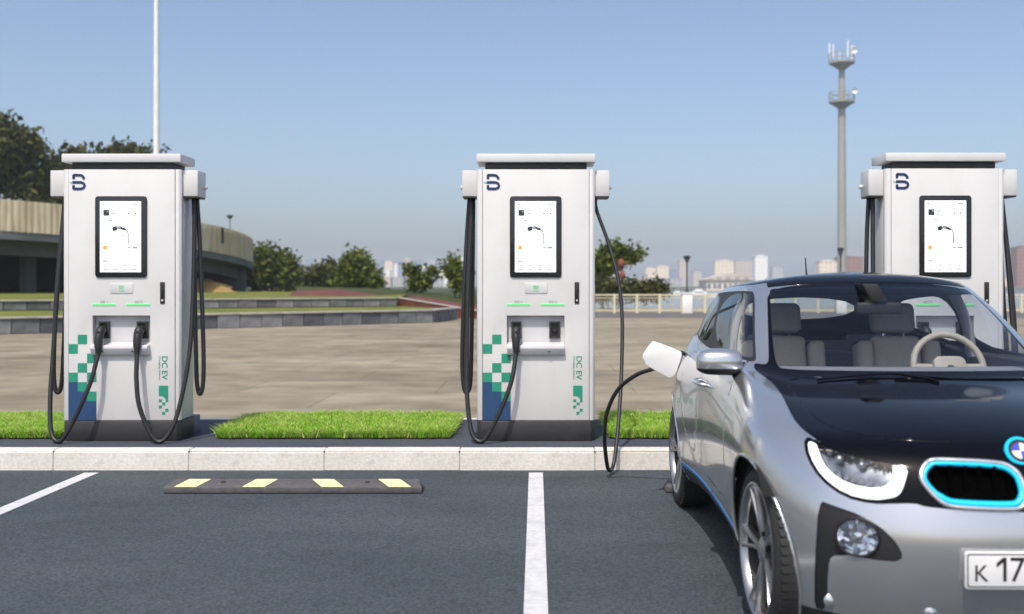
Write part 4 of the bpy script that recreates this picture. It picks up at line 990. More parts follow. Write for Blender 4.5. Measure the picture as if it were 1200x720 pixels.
# rings of the body from the sill to the roof ridge; stations run from the nose centre along the near side to the tail
S11 = range(12)
def ring(rows): return [tuple(r) for r in rows]
RINGS = [
 ring([(0, .07, .165), (-.33, .09, .165), (-.55, .185, .165), (-.665, .30, .165), (-.735, .56, .165), (-.72, 1.05, .215), (-.715, 1.7, .22), (-.72, 2.3, .22), (-.765, 2.9, .18), (-.63, 3.36, .20), (-.34, 3.47, .20), (0, 3.49, .20)]),
 ring([(0, .018, .30), (-.33, .035, .30), (-.565, .145, .30), (-.69, .28, .30), (-.785, .56, .30), (-.765, 1.05, .29), (-.755, 1.7, .29), (-.765, 2.3, .29), (-.82, 2.9, .30), (-.655, 3.41, .31), (-.35, 3.52, .31), (0, 3.54, .31)]),
 ring([(0, 0, .45), (-.33, .02, .45), (-.572, .135, .45), (-.70, .275, .46), (-.798, .56, .48), (-.775, 1.05, .44), (-.76, 1.7, .43), (-.775, 2.3, .44), (-.832, 2.9, .47), (-.66, 3.43, .46), (-.35, 3.54, .46), (0, 3.56, .46)]),
 ring([(0, .022, .57), (-.33, .045, .57), (-.568, .155, .575), (-.695, .29, .60), (-.80, .565, .655), (-.787, 1.05, .60), (-.775, 1.7, .585), (-.787, 2.3, .60), (-.832, 2.9, .655), (-.66, 3.43, .61), (-.35, 3.54, .61), (0, 3.56, .61)]),
 ring([(0, .082, .72), (-.33, .11, .72), (-.55, .215, .735), (-.672, .345, .745), (-.775, .61, .775), (-.779, 1.05, .745), (-.772, 1.7, .735), (-.772, 2.3, .75), (-.79, 2.9, .79), (-.65, 3.41, .78), (-.345, 3.52, .78), (0, 3.54, .78)]),
 ring([(0, .235, .795), (-.32, .26, .79), (-.52, .355, .785), (-.632, .465, .79), (-.715, .73, .835), (-.738, 1.08, .855), (-.748, 1.7, .845), (-.735, 2.3, .85), (-.738, 2.88, .89), (-.63, 3.37, .92), (-.335, 3.49, .92), (0, 3.51, .92)]),
 ring([(0, .62, .868), (-.30, .64, .864), (-.48, .71, .856), (-.585, .80, .862), (-.655, .99, .895), (-.692, 1.2, .915), (-.71, 1.7, .905), (-.70, 2.3, .90), (-.705, 2.85, .945), (-.60, 3.32, 1.0), (-.32, 3.45, 1.0), (0, 3.47, 1.0)]),
 ring([(0, 1.02, .905), (-.30, 1.05, .905), (-.48, 1.11, .905), (-.565, 1.18, .91), (-.628, 1.27, .925), (-.665, 1.42, .94), (-.678, 1.75, .94), (-.672, 2.3, .93), (-.682, 2.8, .975), (-.57, 3.25, 1.04), (-.30, 3.39, 1.04), (0, 3.41, 1.04)]),
 ring([(0, 1.37, 1.115), (-.28, 1.395, 1.113), (-.45, 1.445, 1.11), (-.522, 1.505, 1.11), (-.575, 1.575, 1.11), (-.612, 1.68, 1.112), (-.628, 1.9, 1.115), (-.642, 2.35, 1.115), (-.64, 2.76, 1.12), (-.53, 3.13, 1.135), (-.28, 3.28, 1.14), (0, 3.30, 1.14)]),
 ring([(0, 1.74, 1.298), (-.26, 1.75, 1.293), (-.40, 1.78, 1.283), (-.465, 1.82, 1.275), (-.505, 1.865, 1.268), (-.53, 1.93, 1.262), (-.55, 2.06, 1.26), (-.57, 2.4, 1.252), (-.57, 2.70, 1.238), (-.47, 2.98, 1.222), (-.25, 3.11, 1.225), (0, 3.13, 1.225)]),
 ring([(0, 1.92, 1.335), (-.24, 1.93, 1.33), (-.36, 1.95, 1.318), (-.415, 1.98, 1.31), (-.445, 2.0, 1.305), (-.465, 2.04, 1.302), (-.48, 2.13, 1.30), (-.48, 2.4, 1.292), (-.465, 2.62, 1.279), (-.40, 2.84, 1.266), (-.22, 2.96, 1.266), (0, 2.98, 1.266)]),
 ring([(0, 2.06, 1.348), (0, 2.08, 1.347), (0, 2.11, 1.346), (0, 2.15, 1.346), (0, 2.18, 1.345), (0, 2.22, 1.344), (0, 2.28, 1.343), (0, 2.42, 1.337), (0, 2.56, 1.327), (0, 2.70, 1.312), (0, 2.78, 1.30), (0, 2.86, 1.285)]),
]
CP = np.array(RINGS)                                     # rings x stations x 3
def cr1(A, n, g0, g1):
    """smooth cubic B-spline along axis 0 with ghost points"""
    A = np.concatenate([g0[None], A, g1[None]], 0); m_ = A.shape[0] - 3; out = []; par = []
    for i in range(m_):
        p0, p1, p2, p3 = A[i], A[i + 1], A[i + 2], A[i + 3]
        for k in range(n + (1 if i == m_ - 1 else 0)):
            t = k / n; par.append(i + t)
            out.append(((1 - t) ** 3 * p0 + (3 * t ** 3 - 6 * t * t + 4) * p1 + (-3 * t ** 3 + 3 * t * t + 3 * t + 1) * p2 + t ** 3 * p3) / 6)
    return np.array(out), np.array(par)
def sharpen(A, g0, g1, w):
    """pull the control points so that the spline runs nearer to the given points"""
    G = np.concatenate([g0[None], A, g1[None]], 0); return A + w * (A - (G[:-2] + 4 * A + G[2:]) / 6)
mir = np.array([-1, 1, 1.0])
Bt = CP.transpose(1, 0, 2)                               # stations first
NS, NT = 18, 15
Bt = sharpen(Bt, Bt[1] * mir, Bt[-2] * mir, 0.75)
D1, SP = cr1(Bt, NS, Bt[1] * mir, Bt[-2] * mir)
D1 = D1.transpose(1, 0, 2)
D1 = sharpen(D1, D1[0] * 2 - D1[1], D1[-2] * mir, 0.75)
D2, TP = cr1(D1, NT, D1[0] * 2 - D1[1], D1[-2] * mir)
D2[-1, :, 0] = 0.0; D2[:, 0, 0] = 0.0; D2[:, -1, 0] = 0.0
nt, ns = D2.shape[:2]
GV = D2.reshape(-1, 3); GS = np.stack(np.meshgrid(SP, TP), -1).reshape(-1, 2)
GF = []
for j in range(nt - 1):
    for i in range(ns - 1):
        a = j * ns + i; GF.append((a, a + ns, a + ns + 1, a + 1))
BODY = dict(V=GV, S=GS, F=GF)

def split(M_, f):
    """cuts a mesh along f = 0; returns (part where f < 0, part where f >= 0)"""
    V, S, F = M_['V'], M_['S'], M_['F']
    if len(F) == 0: return M_, M_
    d = f(V, S); d = np.where(np.abs(d) < 1e-7, 1e-7, d)
    nv = [V]; nsl = [S]; cnt = len(V); cache = {}; extraV = []; extraS = []
    A, B = [], []; neg = d < 0
    for fc in F:
        sg = [neg[i] for i in fc]
        if all(sg): A.append(fc); continue
        if not any(sg): B.append(fc); continue
        a, b = [], []; m_ = len(fc)
        for q in range(m_):
            i, j = fc[q], fc[(q + 1) % m_]
            (a if neg[i] else b).append(i)
            if neg[i] != neg[j]:
                key = (i, j) if i < j else (j, i)
                if key not in cache:
                    t = d[i] / (d[i] - d[j])
                    extraV.append(V[i] + (V[j] - V[i]) * t); extraS.append(S[i] + (S[j] - S[i]) * t)
                    cache[key] = cnt + len(extraV) - 1
                c_ = cache[key]; a.append(c_); b.append(c_)
        if len(a) > 2: A.append(tuple(a))
        if len(b) > 2: B.append(tuple(b))
    if extraV: V = np.concatenate([V, np.array(extraV)]); S = np.concatenate([S, np.array(extraS)])
    def pack(FF):
        if not FF: return dict(V=np.zeros((0, 3)), S=np.zeros((0, 2)), F=[])
        used = np.unique(np.concatenate([np.array(q) for q in FF])); mp = np.full(len(V), -1); mp[used] = np.arange(len(used))
        return dict(V=V[used], S=S[used], F=[tuple(int(mp[i]) for i in q) for q in FF])
    return pack(A), pack(B)

def chaikin(poly, n=2, closed=True):
    P = [np.array(q, float) for q in poly]
    for _ in range(n):
        Q = []; m_ = len(P)
        for i in range(m_ if closed else m_ - 1):
            a, b = P[i], P[(i + 1) % m_]; Q += [a * .75 + b * .25, a * .25 + b * .75]
        P = Q
    return np.array(P)
def polysdf(X, poly):
    """signed distance of points X (n x 2) to a polygon, negative inside"""
    poly = np.asarray(poly, float); n_ = len(poly); best = np.full(len(X), 1e9); ins = np.zeros(len(X), bool)
    for i in range(n_):
        a, b = poly[i], poly[(i + 1) % n_]; e = b - a; w = X - a
        t = np.clip((w @ e) / max(e @ e, 1e-12), 0, 1); dd = w - t[:, None] * e; best = np.minimum(best, np.hypot(dd[:, 0], dd[:, 1]))
        c = ((a[1] > X[:, 1]) != (b[1] > X[:, 1]))
        with np.errstate(divide='ignore', invalid='ignore'):
            xi = (b[0] - a[0]) * (X[:, 1] - a[1]) / (b[1] - a[1]) + a[0]
        ins ^= c & (X[:, 0] < xi)
    return np.where(ins, -best, best)
def in_st(poly): return lambda V, S: polysdf(S, poly)
def in_uz(poly, vmax=0.75): return lambda V, S: np.maximum(polysdf(V[:, [0, 2]], poly), V[:, 1] - vmax)
def in_vz(poly, umax=-0.3): return lambda V, S: np.maximum(polysdf(V[:, [1, 2]], poly), V[:, 0] - umax)
def band(poly, col, w, guard): 
    return lambda V, S: np.maximum(np.abs(polysdf(V[:, col], poly)) - w, guard(V, S))

def mesh_of(M_, both=False, flip=False):
    V = M_['V']; F = M_['F']
    if both:
        n_ = len(V); V = np.concatenate([V, V * mir]); F = F + [tuple(reversed([i + n_ for i in f])) for f in F]
    elif flip:
        V = V * mir; F = [tuple(reversed(f)) for f in F]
    me = bpy.data.meshes.new('panel'); me.from_pydata(V.tolist(), [], [list(f) for f in F]); me.update()
    bm = bmesh.new(); bm.from_mesh(me); bmesh.ops.remove_doubles(bm, verts=bm.verts, dist=2e-4)
    bm.to_mesh(me); bm.free(); return me
def panel(name, M_, m_, parent=None, both=False, flip=False, thick=0.008, smooth=180, off=0.0, label=None):
    if not M_['F']: return None
    me = mesh_of(M_, both, flip)
    o = link(name, me, m_, parent or CAR, smooth)
    if off:
        nn = np.zeros(len(me.vertices) * 3); me.vertices.foreach_get('normal', nn); co = np.zeros_like(nn); me.vertices.foreach_get('co', co)
        me.vertices.foreach_set('co', co + nn * off)
    if thick:
        sm = o.modifiers.new('thickness', 'SOLIDIFY'); sm.thickness = thick; sm.offset = -1; sm.use_rim = True
    if label: o['label'] = label
    return o
def pair(name, M_, m_, parent=None, **kw):
    return panel(name, M_, m_, parent, **kw), panel(name, M_, m_, parent, flip=True, **kw)

# --- cut the panels
FA, RA, WR = (0.572, 0.312), (2.915, 0.312), 0.312
B = BODY
arch = lambda V, S: np.maximum(np.minimum(np.hypot(V[:, 1] - FA[0] - 0.026, V[:, 2] - FA[1] - 0.004), np.hypot(V[:, 1] - RA[0], V[:, 2] - RA[1] - 0.004)) - 0.331, V[:, 0] + 0.5)
_, B = split(B, arch)
archlip = lambda V, S: np.maximum(np.minimum(np.hypot(V[:, 1] - FA[0] - 0.026, V[:, 2] - FA[1] - 0.004), np.hypot(V[:, 1] - RA[0], V[:, 2] - RA[1] - 0.004)) - 0.342, V[:, 0] + 0.5)
LIP, B = split(B, archlip)
# glass house
wind = chaikin([(-3, 7.06), (2.35, 7.06), (2.86, 7.06), (2.87, 7.5), (2.86, 8.5), (2.85, 8.93), (2.3, 8.93), (-3, 8.93)], 3)
WSH, B = split(B, in_st(wind))
win_out = chaikin([(3.98, 7.0), (6.0, 7.0), (8.0, 6.98), (8.75, 7.02), (9.0, 7.35), (8.95, 8.5), (8.7, 8.93), (8.0, 8.98), (5.1, 8.98), (4.3, 8.9), (4.06, 8.4), (3.94, 7.4)], 2)
WO, B = split(B, in_st(win_out))
fw = chaikin([(4.2, 7.1), (6.88, 7.1), (6.88, 8.85), (4.9, 8.87), (4.40, 8.72), (4.22, 8.2), (4.12, 7.4)], 2)
rw = chaikin([(7.02, 7.1), (8.5, 7.1), (8.85, 7.4), (8.82, 8.4), (8.5, 8.82), (7.02, 8.85)], 2)
FWIN, WO = split(WO, in_st(fw)); RWIN, WO = split(WO, in_st(rw))
rear = chaikin([(9.75, 7.25), (13, 7.25), (13, 8.85), (9.8, 8.85)], 2)
RGL, B = split(B, in_st(rear))
# black bonnet with the windscreen surround
lampo = chaikin([(-0.628, 0.752), (-0.600, 0.738), (-0.50, 0.712), (-0.368, 0.693), (-0.356, 0.690), (-0.360, 0.678), (-0.385, 0.618), (-0.405, 0.602), (-0.47, 0.588), (-0.545, 0.600), (-0.605, 0.645), (-0.632, 0.705)], 1)
lampi = chaikin([(-0.606, 0.80), (-0.395, 0.78), (-0.398, 0.690), (-0.412, 0.645), (-0.45, 0.624), (-0.535, 0.632), (-0.590, 0.670), (-0.607, 0.72)], 1)
kid = [(-0.325, 0.662), (-0.318, 0.692), (-0.292, 0.716), (-0.26, 0.721), (-0.085, 0.716), (-0.045, 0.705), (-0.018, 0.675), (-0.014, 0.61), (-0.03, 0.585), (-0.06, 0.578), (-0.235, 0.582), (-0.27, 0.592), (-0.305, 0.628)]
kidp = chaikin(kid, 1)
hood = [(-2, 2.94), (0.9, 2.98), (1.15, 3.14), (1.35, 3.2), (1.75, 3.65), (2.3, 4.2), (2.60, 4.45), (2.84, 4.7), (3.08, 5.1), (3.28, 5.8), (3.44, 6.35), (3.75, 6.55), (4.05, 6.66), (4.2, 6.82), (4.1, 7.02), (3.8, 7.05), (3.3, 7.1), (3.16, 7.4), (3.08, 8.0), (3.04, 9.02), (-2, 9.02)]
lampo2 = chaikin([(-0.628, 0.752), (-0.600, 0.738), (-0.50, 0.712), (-0.355, 0.690), (-0.33, 0.60), (-0.40, 0.596), (-0.47, 0.588), (-0.545, 0.600), (-0.605, 0.645), (-0.632, 0.705)], 1)
hood_s = chaikin(hood, 2)
HOOD, B = split(B, lambda V, S: np.minimum(polysdf(S, hood_s) * 0.15, np.maximum(polysdf(V[:, [0, 2]], lampo2) - 0.011, V[:, 1] - 0.75)))
ROOF, B = split(B, lambda V, S: np.where(S[:, 0] < 3.0, 9.02 - S[:, 1], 9.34 - S[:, 1]))
HATCH, B = split(B, in_st([(9.45, 3.6), (14, 3.6), (14, 9.5), (9.4, 9.5), (9.3, 7.0)]))
# sill: black below, blue line, silver above
sillg = lambda V: np.maximum(0.905 - V[:, 1], V[:, 1] - 2.57)
SILL, B = split(B, lambda V, S: np.maximum(V[:, 2] - 0.290, sillg(V)))
BLUE, B = split(B, lambda V, S: np.maximum(V[:, 2] - 0.310, sillg(V)))
LOWF, B = split(B, lambda V, S: V[:, 2] - 0.205)
# fog lamp recess in the bumper
fogp = chaikin([(-0.622, 0.572), (-0.585, 0.562), (-0.50, 0.540), (-0.425, 0.490), (-0.385, 0.420), (-0.42, 0.402), (-0.585, 0.412), (-0.598, 0.36), (-0.592, 0.215), (-0.624, 0.19), (-0.634, 0.36)], 1)
FOG, B = split(B, in_uz(fogp, 0.42))
_, FOG = split(FOG, lambda V, S: np.hypot((V[:, 0] + 0.518) / 1.02, V[:, 2] - 0.472) - 0.061)
# bumper and wing, doors
bump = lambda V, S: np.maximum(V[:, 1] - (0.17 + 0.62 * np.clip(V[:, 2] - 0.60, -1, 1) * 0 + 0.30 * np.clip((V[:, 2] - 0.25) / 0.40, 0, 1)), V[:, 2] - 0.66)
bump2 = lambda V, S: np.maximum(V[:, 2] - (0.635 + 0.25 * (V[:, 1] - 0.30)), V[:, 1] - 0.5)
SE1, B = split(B, lambda V, S: np.maximum(np.abs(V[:, 2] - (0.665 - 0.54 * (V[:, 1] - 0.20))) - 0.0025, V[:, 1] - 0.5))
BUMP, B = split(B, lambda V, S: np.maximum(V[:, 2] - (0.665 - 0.54 * (V[:, 1] - 0.20)), V[:, 1] - 0.5))
door_f = chaikin([(1.18, 0.36), (2.02, 0.36), (2.07, 0.5), (2.06, 0.95), (1.45, 0.99), (1.30, 0.93), (1.14, 0.80), (1.12, 0.5)], 1)
door_r = chaikin([(2.085, 0.42), (2.36, 0.44), (2.52, 0.66), (2.66, 0.80), (2.70, 1.0), (2.09, 1.0)], 1)
sg = lambda V, S: np.maximum(V[:, 0] + 0.3, S[:, 1] - 7.02)
SE2, B = split(B, band(door_f, [1, 2], 0.0024, sg)); DF, B = split(B, lambda V, S: np.maximum(polysdf(V[:, [1, 2]], door_f), sg(V, S)))
SE3, B = split(B, band(door_r, [1, 2], 0.0024, sg)); DR, B = split(B, lambda V, S: np.maximum(polysdf(V[:, [1, 2]], door_r), sg(V, S)))
# charge flap opening
flap = chaikin([(2.99, 0.73), (3.19, 0.74), (3.19, 0.91), (3.0, 0.91)], 2)
PORT, B = split(B, lambda V, S: np.maximum(np.maximum(polysdf(V[:, [1, 2]], flap), V[:, 0] + 0.3), 0))

# head lamps, kidneys out of the black bonnet
LAMP, HOOD = split(HOOD, in_uz(lampo)); REFL, DRL = split(LAMP, in_uz(lampi))
KID, HOOD = split(HOOD, in_uz(kidp, 0.4))
# a gap line between bonnet lid and its surround
hs = [(-1, 4.55), (1.2, 4.6), (2.0, 4.85), (2.6, 5.4), (2.85, 6.3), (2.6, 6.88), (-1, 6.9)]
SE4, HOOD = split(HOOD, lambda V, S: np.abs(polysdf(S, chaikin(hs, 2))) - 0.008)
LID, HOOD = split(HOOD, in_st(chaikin(hs, 2)))

# --- build the panels
bd = panel('body_shell', B, M_silver, both=True, thick=0)
panel('front_bumper', BUMP, M_silver, both=True, thick=0)
panel('bonnet_surround', HOOD, M_cblack, both=True, thick=0); panel('bonnet', LID, M_cblack, both=True); panel('roof', ROOF, M_cblack, both=True); panel('tailgate', HATCH, M_cblack, both=True)
SHADE_REFL, WSH = split(WSH, lambda V, S: 8.62 + 0.02 * S[:, 0] ** 2 - S[:, 1]); ws_ = panel('windscreen', WSH, M_glass, both=True, thick=0); panel('shade_reflection_band', SHADE_REFL, M_shade_refl, ws_, both=True, thick=0); panel('rear_window', RGL, M_glass, both=True, thick=0)
for nm, g_ in (('front_side_window', FWIN), ('rear_side_window', RWIN)): pair(nm, g_, M_glass, thick=0)
pair('window_surround', WO, M_trim, thick=0.01); 
for L_ in split(LIP, lambda V, S: V[:, 1] - 1.7): pair('wheel_arch_trim', L_, M_silver, thick=0.012, off=0.003)
pair('sill', SILL, M_trim); pair('sill_stripe', BLUE, M_blue, off=0.002)
LOWF, LOWR = split(LOWF, lambda V, S: V[:, 1] - 1.7); panel('lower_lip', LOWF, M_trim, both=True); panel('rear_lower_lip', LOWR, M_trim, both=True)
for side in (False, True):
    dd = panel('front_door', DF, M_silver, flip=side); s_ = 1 if side else -1
    d2 = panel('rear_door', DR, M_silver, flip=side)
    hx = 0.766 * s_
    hd = MB().tube(cr([(0.757 * s_, 1.84, 0.795), (0.792 * s_, 1.86, 0.80), (0.797 * s_, 1.94, 0.803), (0.792 * s_, 2.01, 0.805), (0.757 * s_, 2.03, 0.805)], 5), 0.0135, 8, squash=0.8).build('door_handle', M_silver, dd, smooth=180)
for s_ in (SE1, SE2, SE3): pair('panel_gap', s_, M_seam, thick=0.004, off=-0.004)
panel('panel_gap', SE4, M_seam, both=True, thick=0.004, off=-0.004)

def front_v(u, z):
    A = GV[(GV[:, 1] < 0.8) & (GV[:, 2] < 0.9)]; d = np.hypot(A[:, 0] - (-abs(u)), A[:, 2] - z); k = np.argsort(d)[:4]; w = 1 / (d[k] + 1e-4); return float((A[k, 1] * w).sum() / w.sum())
# --- fog lamp recess
for side in (False, True):
    s_ = 1 if side else -1
    fp = panel('bumper_recess', FOG, M_trim, flip=side, off=-0.005, thick=0.0)
    u0, z0 = 0.518 * s_, 0.472; v0 = front_v(0.518, 0.472)
    T = Matrix.Translation((u0, v0 - 0.004, z0)) @ Matrix.Rotation(s_ * math.radians(24), 4, 'Z') @ Matrix.Rotation(math.radians(90), 4, 'X') @ Matrix.Diagonal((1.12, 1, 1, 1))
    fl_ = MB().lathe([(0.063, -0.04), (0.064, 0.004), (0.061, 0.009), (0.057, 0.008), (0.056, -0.01)], 28, T, cap=False).build('fog_lamp', M_trim, CAR, smooth=40)
    MB().lathe([(0.056, 0.000), (0.053, -0.006), (0.040, -0.024), (0.020, -0.034), (0.0, -0.036)], 28, T, cap=False).build('reflector', M_chrome, fl_, smooth=60)
    rr_ = random.Random(3)
    for k in range(7):
        t = 2 * math.pi * k / 7
        c_ = T @ Vector((0.034 * math.cos(t), 0.034 * math.sin(t), -0.018))
        MB().lathe([(0.0, -0.006), (0.010, -0.003), (0.011, 0.003), (0.0, 0.007)], 7, Matrix.Translation(c_) @ Matrix.Rotation(t, 4, 'Y')).build('facet', M_refl if k % 2 else M_chrome, fl_)
    MB().lathe([(0.0, -0.014), (0.015, -0.012), (0.015, -0.002), (0.0, 0.002)], 14, T).build('bulb', M_chrome, fl_, smooth=60)
    MB().lathe([(0.057, 0.004), (0.045, 0.010), (0.022, 0.014), (0.0, 0.015)], 28, T, cap=False).build('lens', M_lens, fl_, smooth=180)
    # lower corner scoop, silver step under the fog lamp
    # head lamp
    hl = panel('headlight', DRL, M_drl, flip=side, thick=0.012, off=0.003)
    panel('reflector_bowl', REFL, M_refl, hl, flip=side, thick=0, off=-0.03)
    panel('lens', LAMP, M_lens, hl, flip=side, thick=0, off=0.006)
    for a, b, r_ in ((0.548, 0.702, 0.013), (0.487, 0.690, 0.012)):
        c_ = Vector((a * s_, front_v(a, b) + 0.012, b)); TT = Matrix.Translation(c_) @ Matrix.Rotation(s_ * math.radians(20), 4, 'Z') @ Matrix.Rotation(math.radians(90), 4, 'X')
        MB().lathe([(r_ * 1.1, -0.02), (r_ * 1.12, 0.004), (r_, 0.006), (r_ * 0.7, 0.010), (r_ * 0.35, 0.012), (0, 0.0125)], 20, TT, cap=False).build('projector', M_refl, hl, smooth=50)
    rf_ = random.Random(8)
    for k in range(16):
        a = 0.585 - k * 0.0125; b = 0.728 - k * 0.0026 - (k % 2) * 0.007; vv = front_v(a, b)
        MB().box(a * s_ - 0.0045, a * s_ + 0.0045, vv + 0.006, vv + 0.02, b - 0.005, b + 0.004).build('lamp_facet', M_ink if rf_.random() < 0.35 else M_chrome, hl)
    for k in range(8):
        a = 0.575 - k * 0.021; b = 0.668 - k * 0.0038 + 0.0
        vv = front_v(a, b); MB().prism([(a * s_ - 0.008, b - 0.018), (a * s_ + 0.008, b - 0.018), (a * s_, b + 0.004)], vv + 0.006, vv + 0.016, 'y').build('lamp_fin', M_dash, hl)
    # kidney grille
    kp = [(-abs(a) if s_ < 0 else abs(a), b) for a, b in chaikin(kid, 2)]
    kk = panel('kidney_grille', KID, M_grille, flip=side, thick=0, off=-0.035)
    for k in range(6):
        u_ = 0.05 + 0.045 * k; vb = front_v(u_, 0.65)
        MB().box(u_ * s_ - 0.006, u_ * s_ + 0.006, vb + 0.022, vb + 0.032, 0.598, 0.705).build('grille_bar', M_grille, kk)
    def kpath(sc_, dv): 
        cu = sum(q[0] for q in kp) / len(kp); cz_ = sum(q[1] for q in kp) / len(kp)
        return [(cu + (a - cu) * sc_[0], front_v(cu + (a - cu) * sc_[0], cz_ + (b - cz_) * sc_[1]) + dv, cz_ + (b - cz_) * sc_[1]) for a, b in kp]
    MB().tube(kpath((1.0, 1.0), -0.004), 0.0085, 8, closed=True).build('chrome_surround', M_silver, kk, smooth=180)
    path = kpath((0.935, 0.84), 0.0); rr_ = [0.0125 if q[2] < 0.62 else 0.0085 for q in path]
    MB().tube(path, rr_, 8, closed=True).build('blue_surround', M_cyan, kk, smooth=180)
# emblem on the bonnet
ev = front_v(0.0, 0.752); TT = Matrix.Translation((0, ev - 0.022, 0.746)) @ Matrix.Rotation(math.radians(60), 4, 'X')
em = MB().lathe([(0.047, -0.012), (0.049, 0.004), (0.045, 0.008), (0.039, 0.007)], 28, TT, cap=False).build('emblem', M_cyan, CAR, smooth=50)
MB().lathe([(0.040, -0.004), (0.040, 0.004), (0.0, 0.0042)], 28, TT).build('emblem_disc', M_ink, em)
for k in range(4):
    w = [(0, 0)] + [(0.027 * math.cos(math.radians(90 * k + 9 * i)), 0.027 * math.sin(math.radians(90 * k + 9 * i))) for i in range(11)]
    q_ = MB().prism(w, 0.0045, 0.0065, 'z'); q_.v = [tuple(TT @ Vector(v)) for v in q_.v]; q_.build('emblem_quarter', M_white_en if k % 2 == 0 else M_violet, em)
# number plate
pv_ = front_v(0.2, 0.40) - 0.030
pl = MB().prism(rrect(-0.222, 0.262, 0.342, 0.456, 0.008, 3), pv_, pv_ + 0.012, 'y').build('number_plate', M_plate, CAR, bevel=0.0015)
MB().box(-0.20, 0.24, pv_ + 0.0125, pv_ + 0.04, 0.36, 0.44).build('plate_mount', M_trim, pl)
fr_ = MB(); o_, i_ = rrect(-0.217, 0.257, 0.347, 0.451, 0.007, 3), rrect(-0.213, 0.253, 0.351, 0.447, 0.005, 3); n_ = len(o_)
fr_.v = [(a, pv_ - 0.0008, b) for a, b in o_] + [(a, pv_ - 0.0008, b) for a, b in i_]; fr_.f = [(i, (i + 1) % n_, (i + 1) % n_ + n_, i + n_) for i in range(n_)]
fr_.build('plate_border', M_ink, pl)
def plate_text(t, x, z, h, sxx=1.0):
    me = text_mesh(t, 1.0, 0.0, 0.0); yy = max(v.co.y for v in me.vertices); x0_ = min(v.co.x for v in me.vertices)
    for v in me.vertices: v.co.x = (v.co.x - x0_) * h / yy * sxx; v.co.y = v.co.y * h / yy; v.co.z *= 0.0
    o = link('lettering', me, M_ink, pl); o.rotation_euler = (math.radians(90), 0, 0); o.location = (x, pv_ - 0.0012, z); return o
plate_text('K', -0.192, 0.366, 0.050, 0.95); plate_text('7', -0.085, 0.366, 0.074, 0.95)
one = MB(); [one.add(*q) for q in (([(-0.107, pv_ - 0.0012, 0.366), (-0.0965, pv_ - 0.0012, 0.366), (-0.0965, pv_ - 0.0012, 0.44), (-0.107, pv_ - 0.0012, 0.44)], [(0, 1, 2, 3)]), ([(-0.107, pv_ - 0.0012, 0.4401), (-0.107, pv_ - 0.0012, 0.4255), (-0.127, pv_ - 0.0012, 0.4085), (-0.127, pv_ - 0.0012, 0.4225)], [(0, 3, 2, 1)]))]
one.build('lettering', M_ink, pl)
for a, b in ((-0.585, 0.245), (-0.30, 0.245), (0.30, 0.245), (0.585, 0.245)):
    vb = front_v(a, b) - 0.001; MB().lathe([(0.022, -0.006), (0.022, 0.002), (0.017, 0.006), (0.0, 0.009)], 16, Matrix.Translation((a, vb, b)) @ Matrix.Rotation(math.radians(90), 4, 'X')).build('parking_sensor', M_silver, CAR, smooth=50)

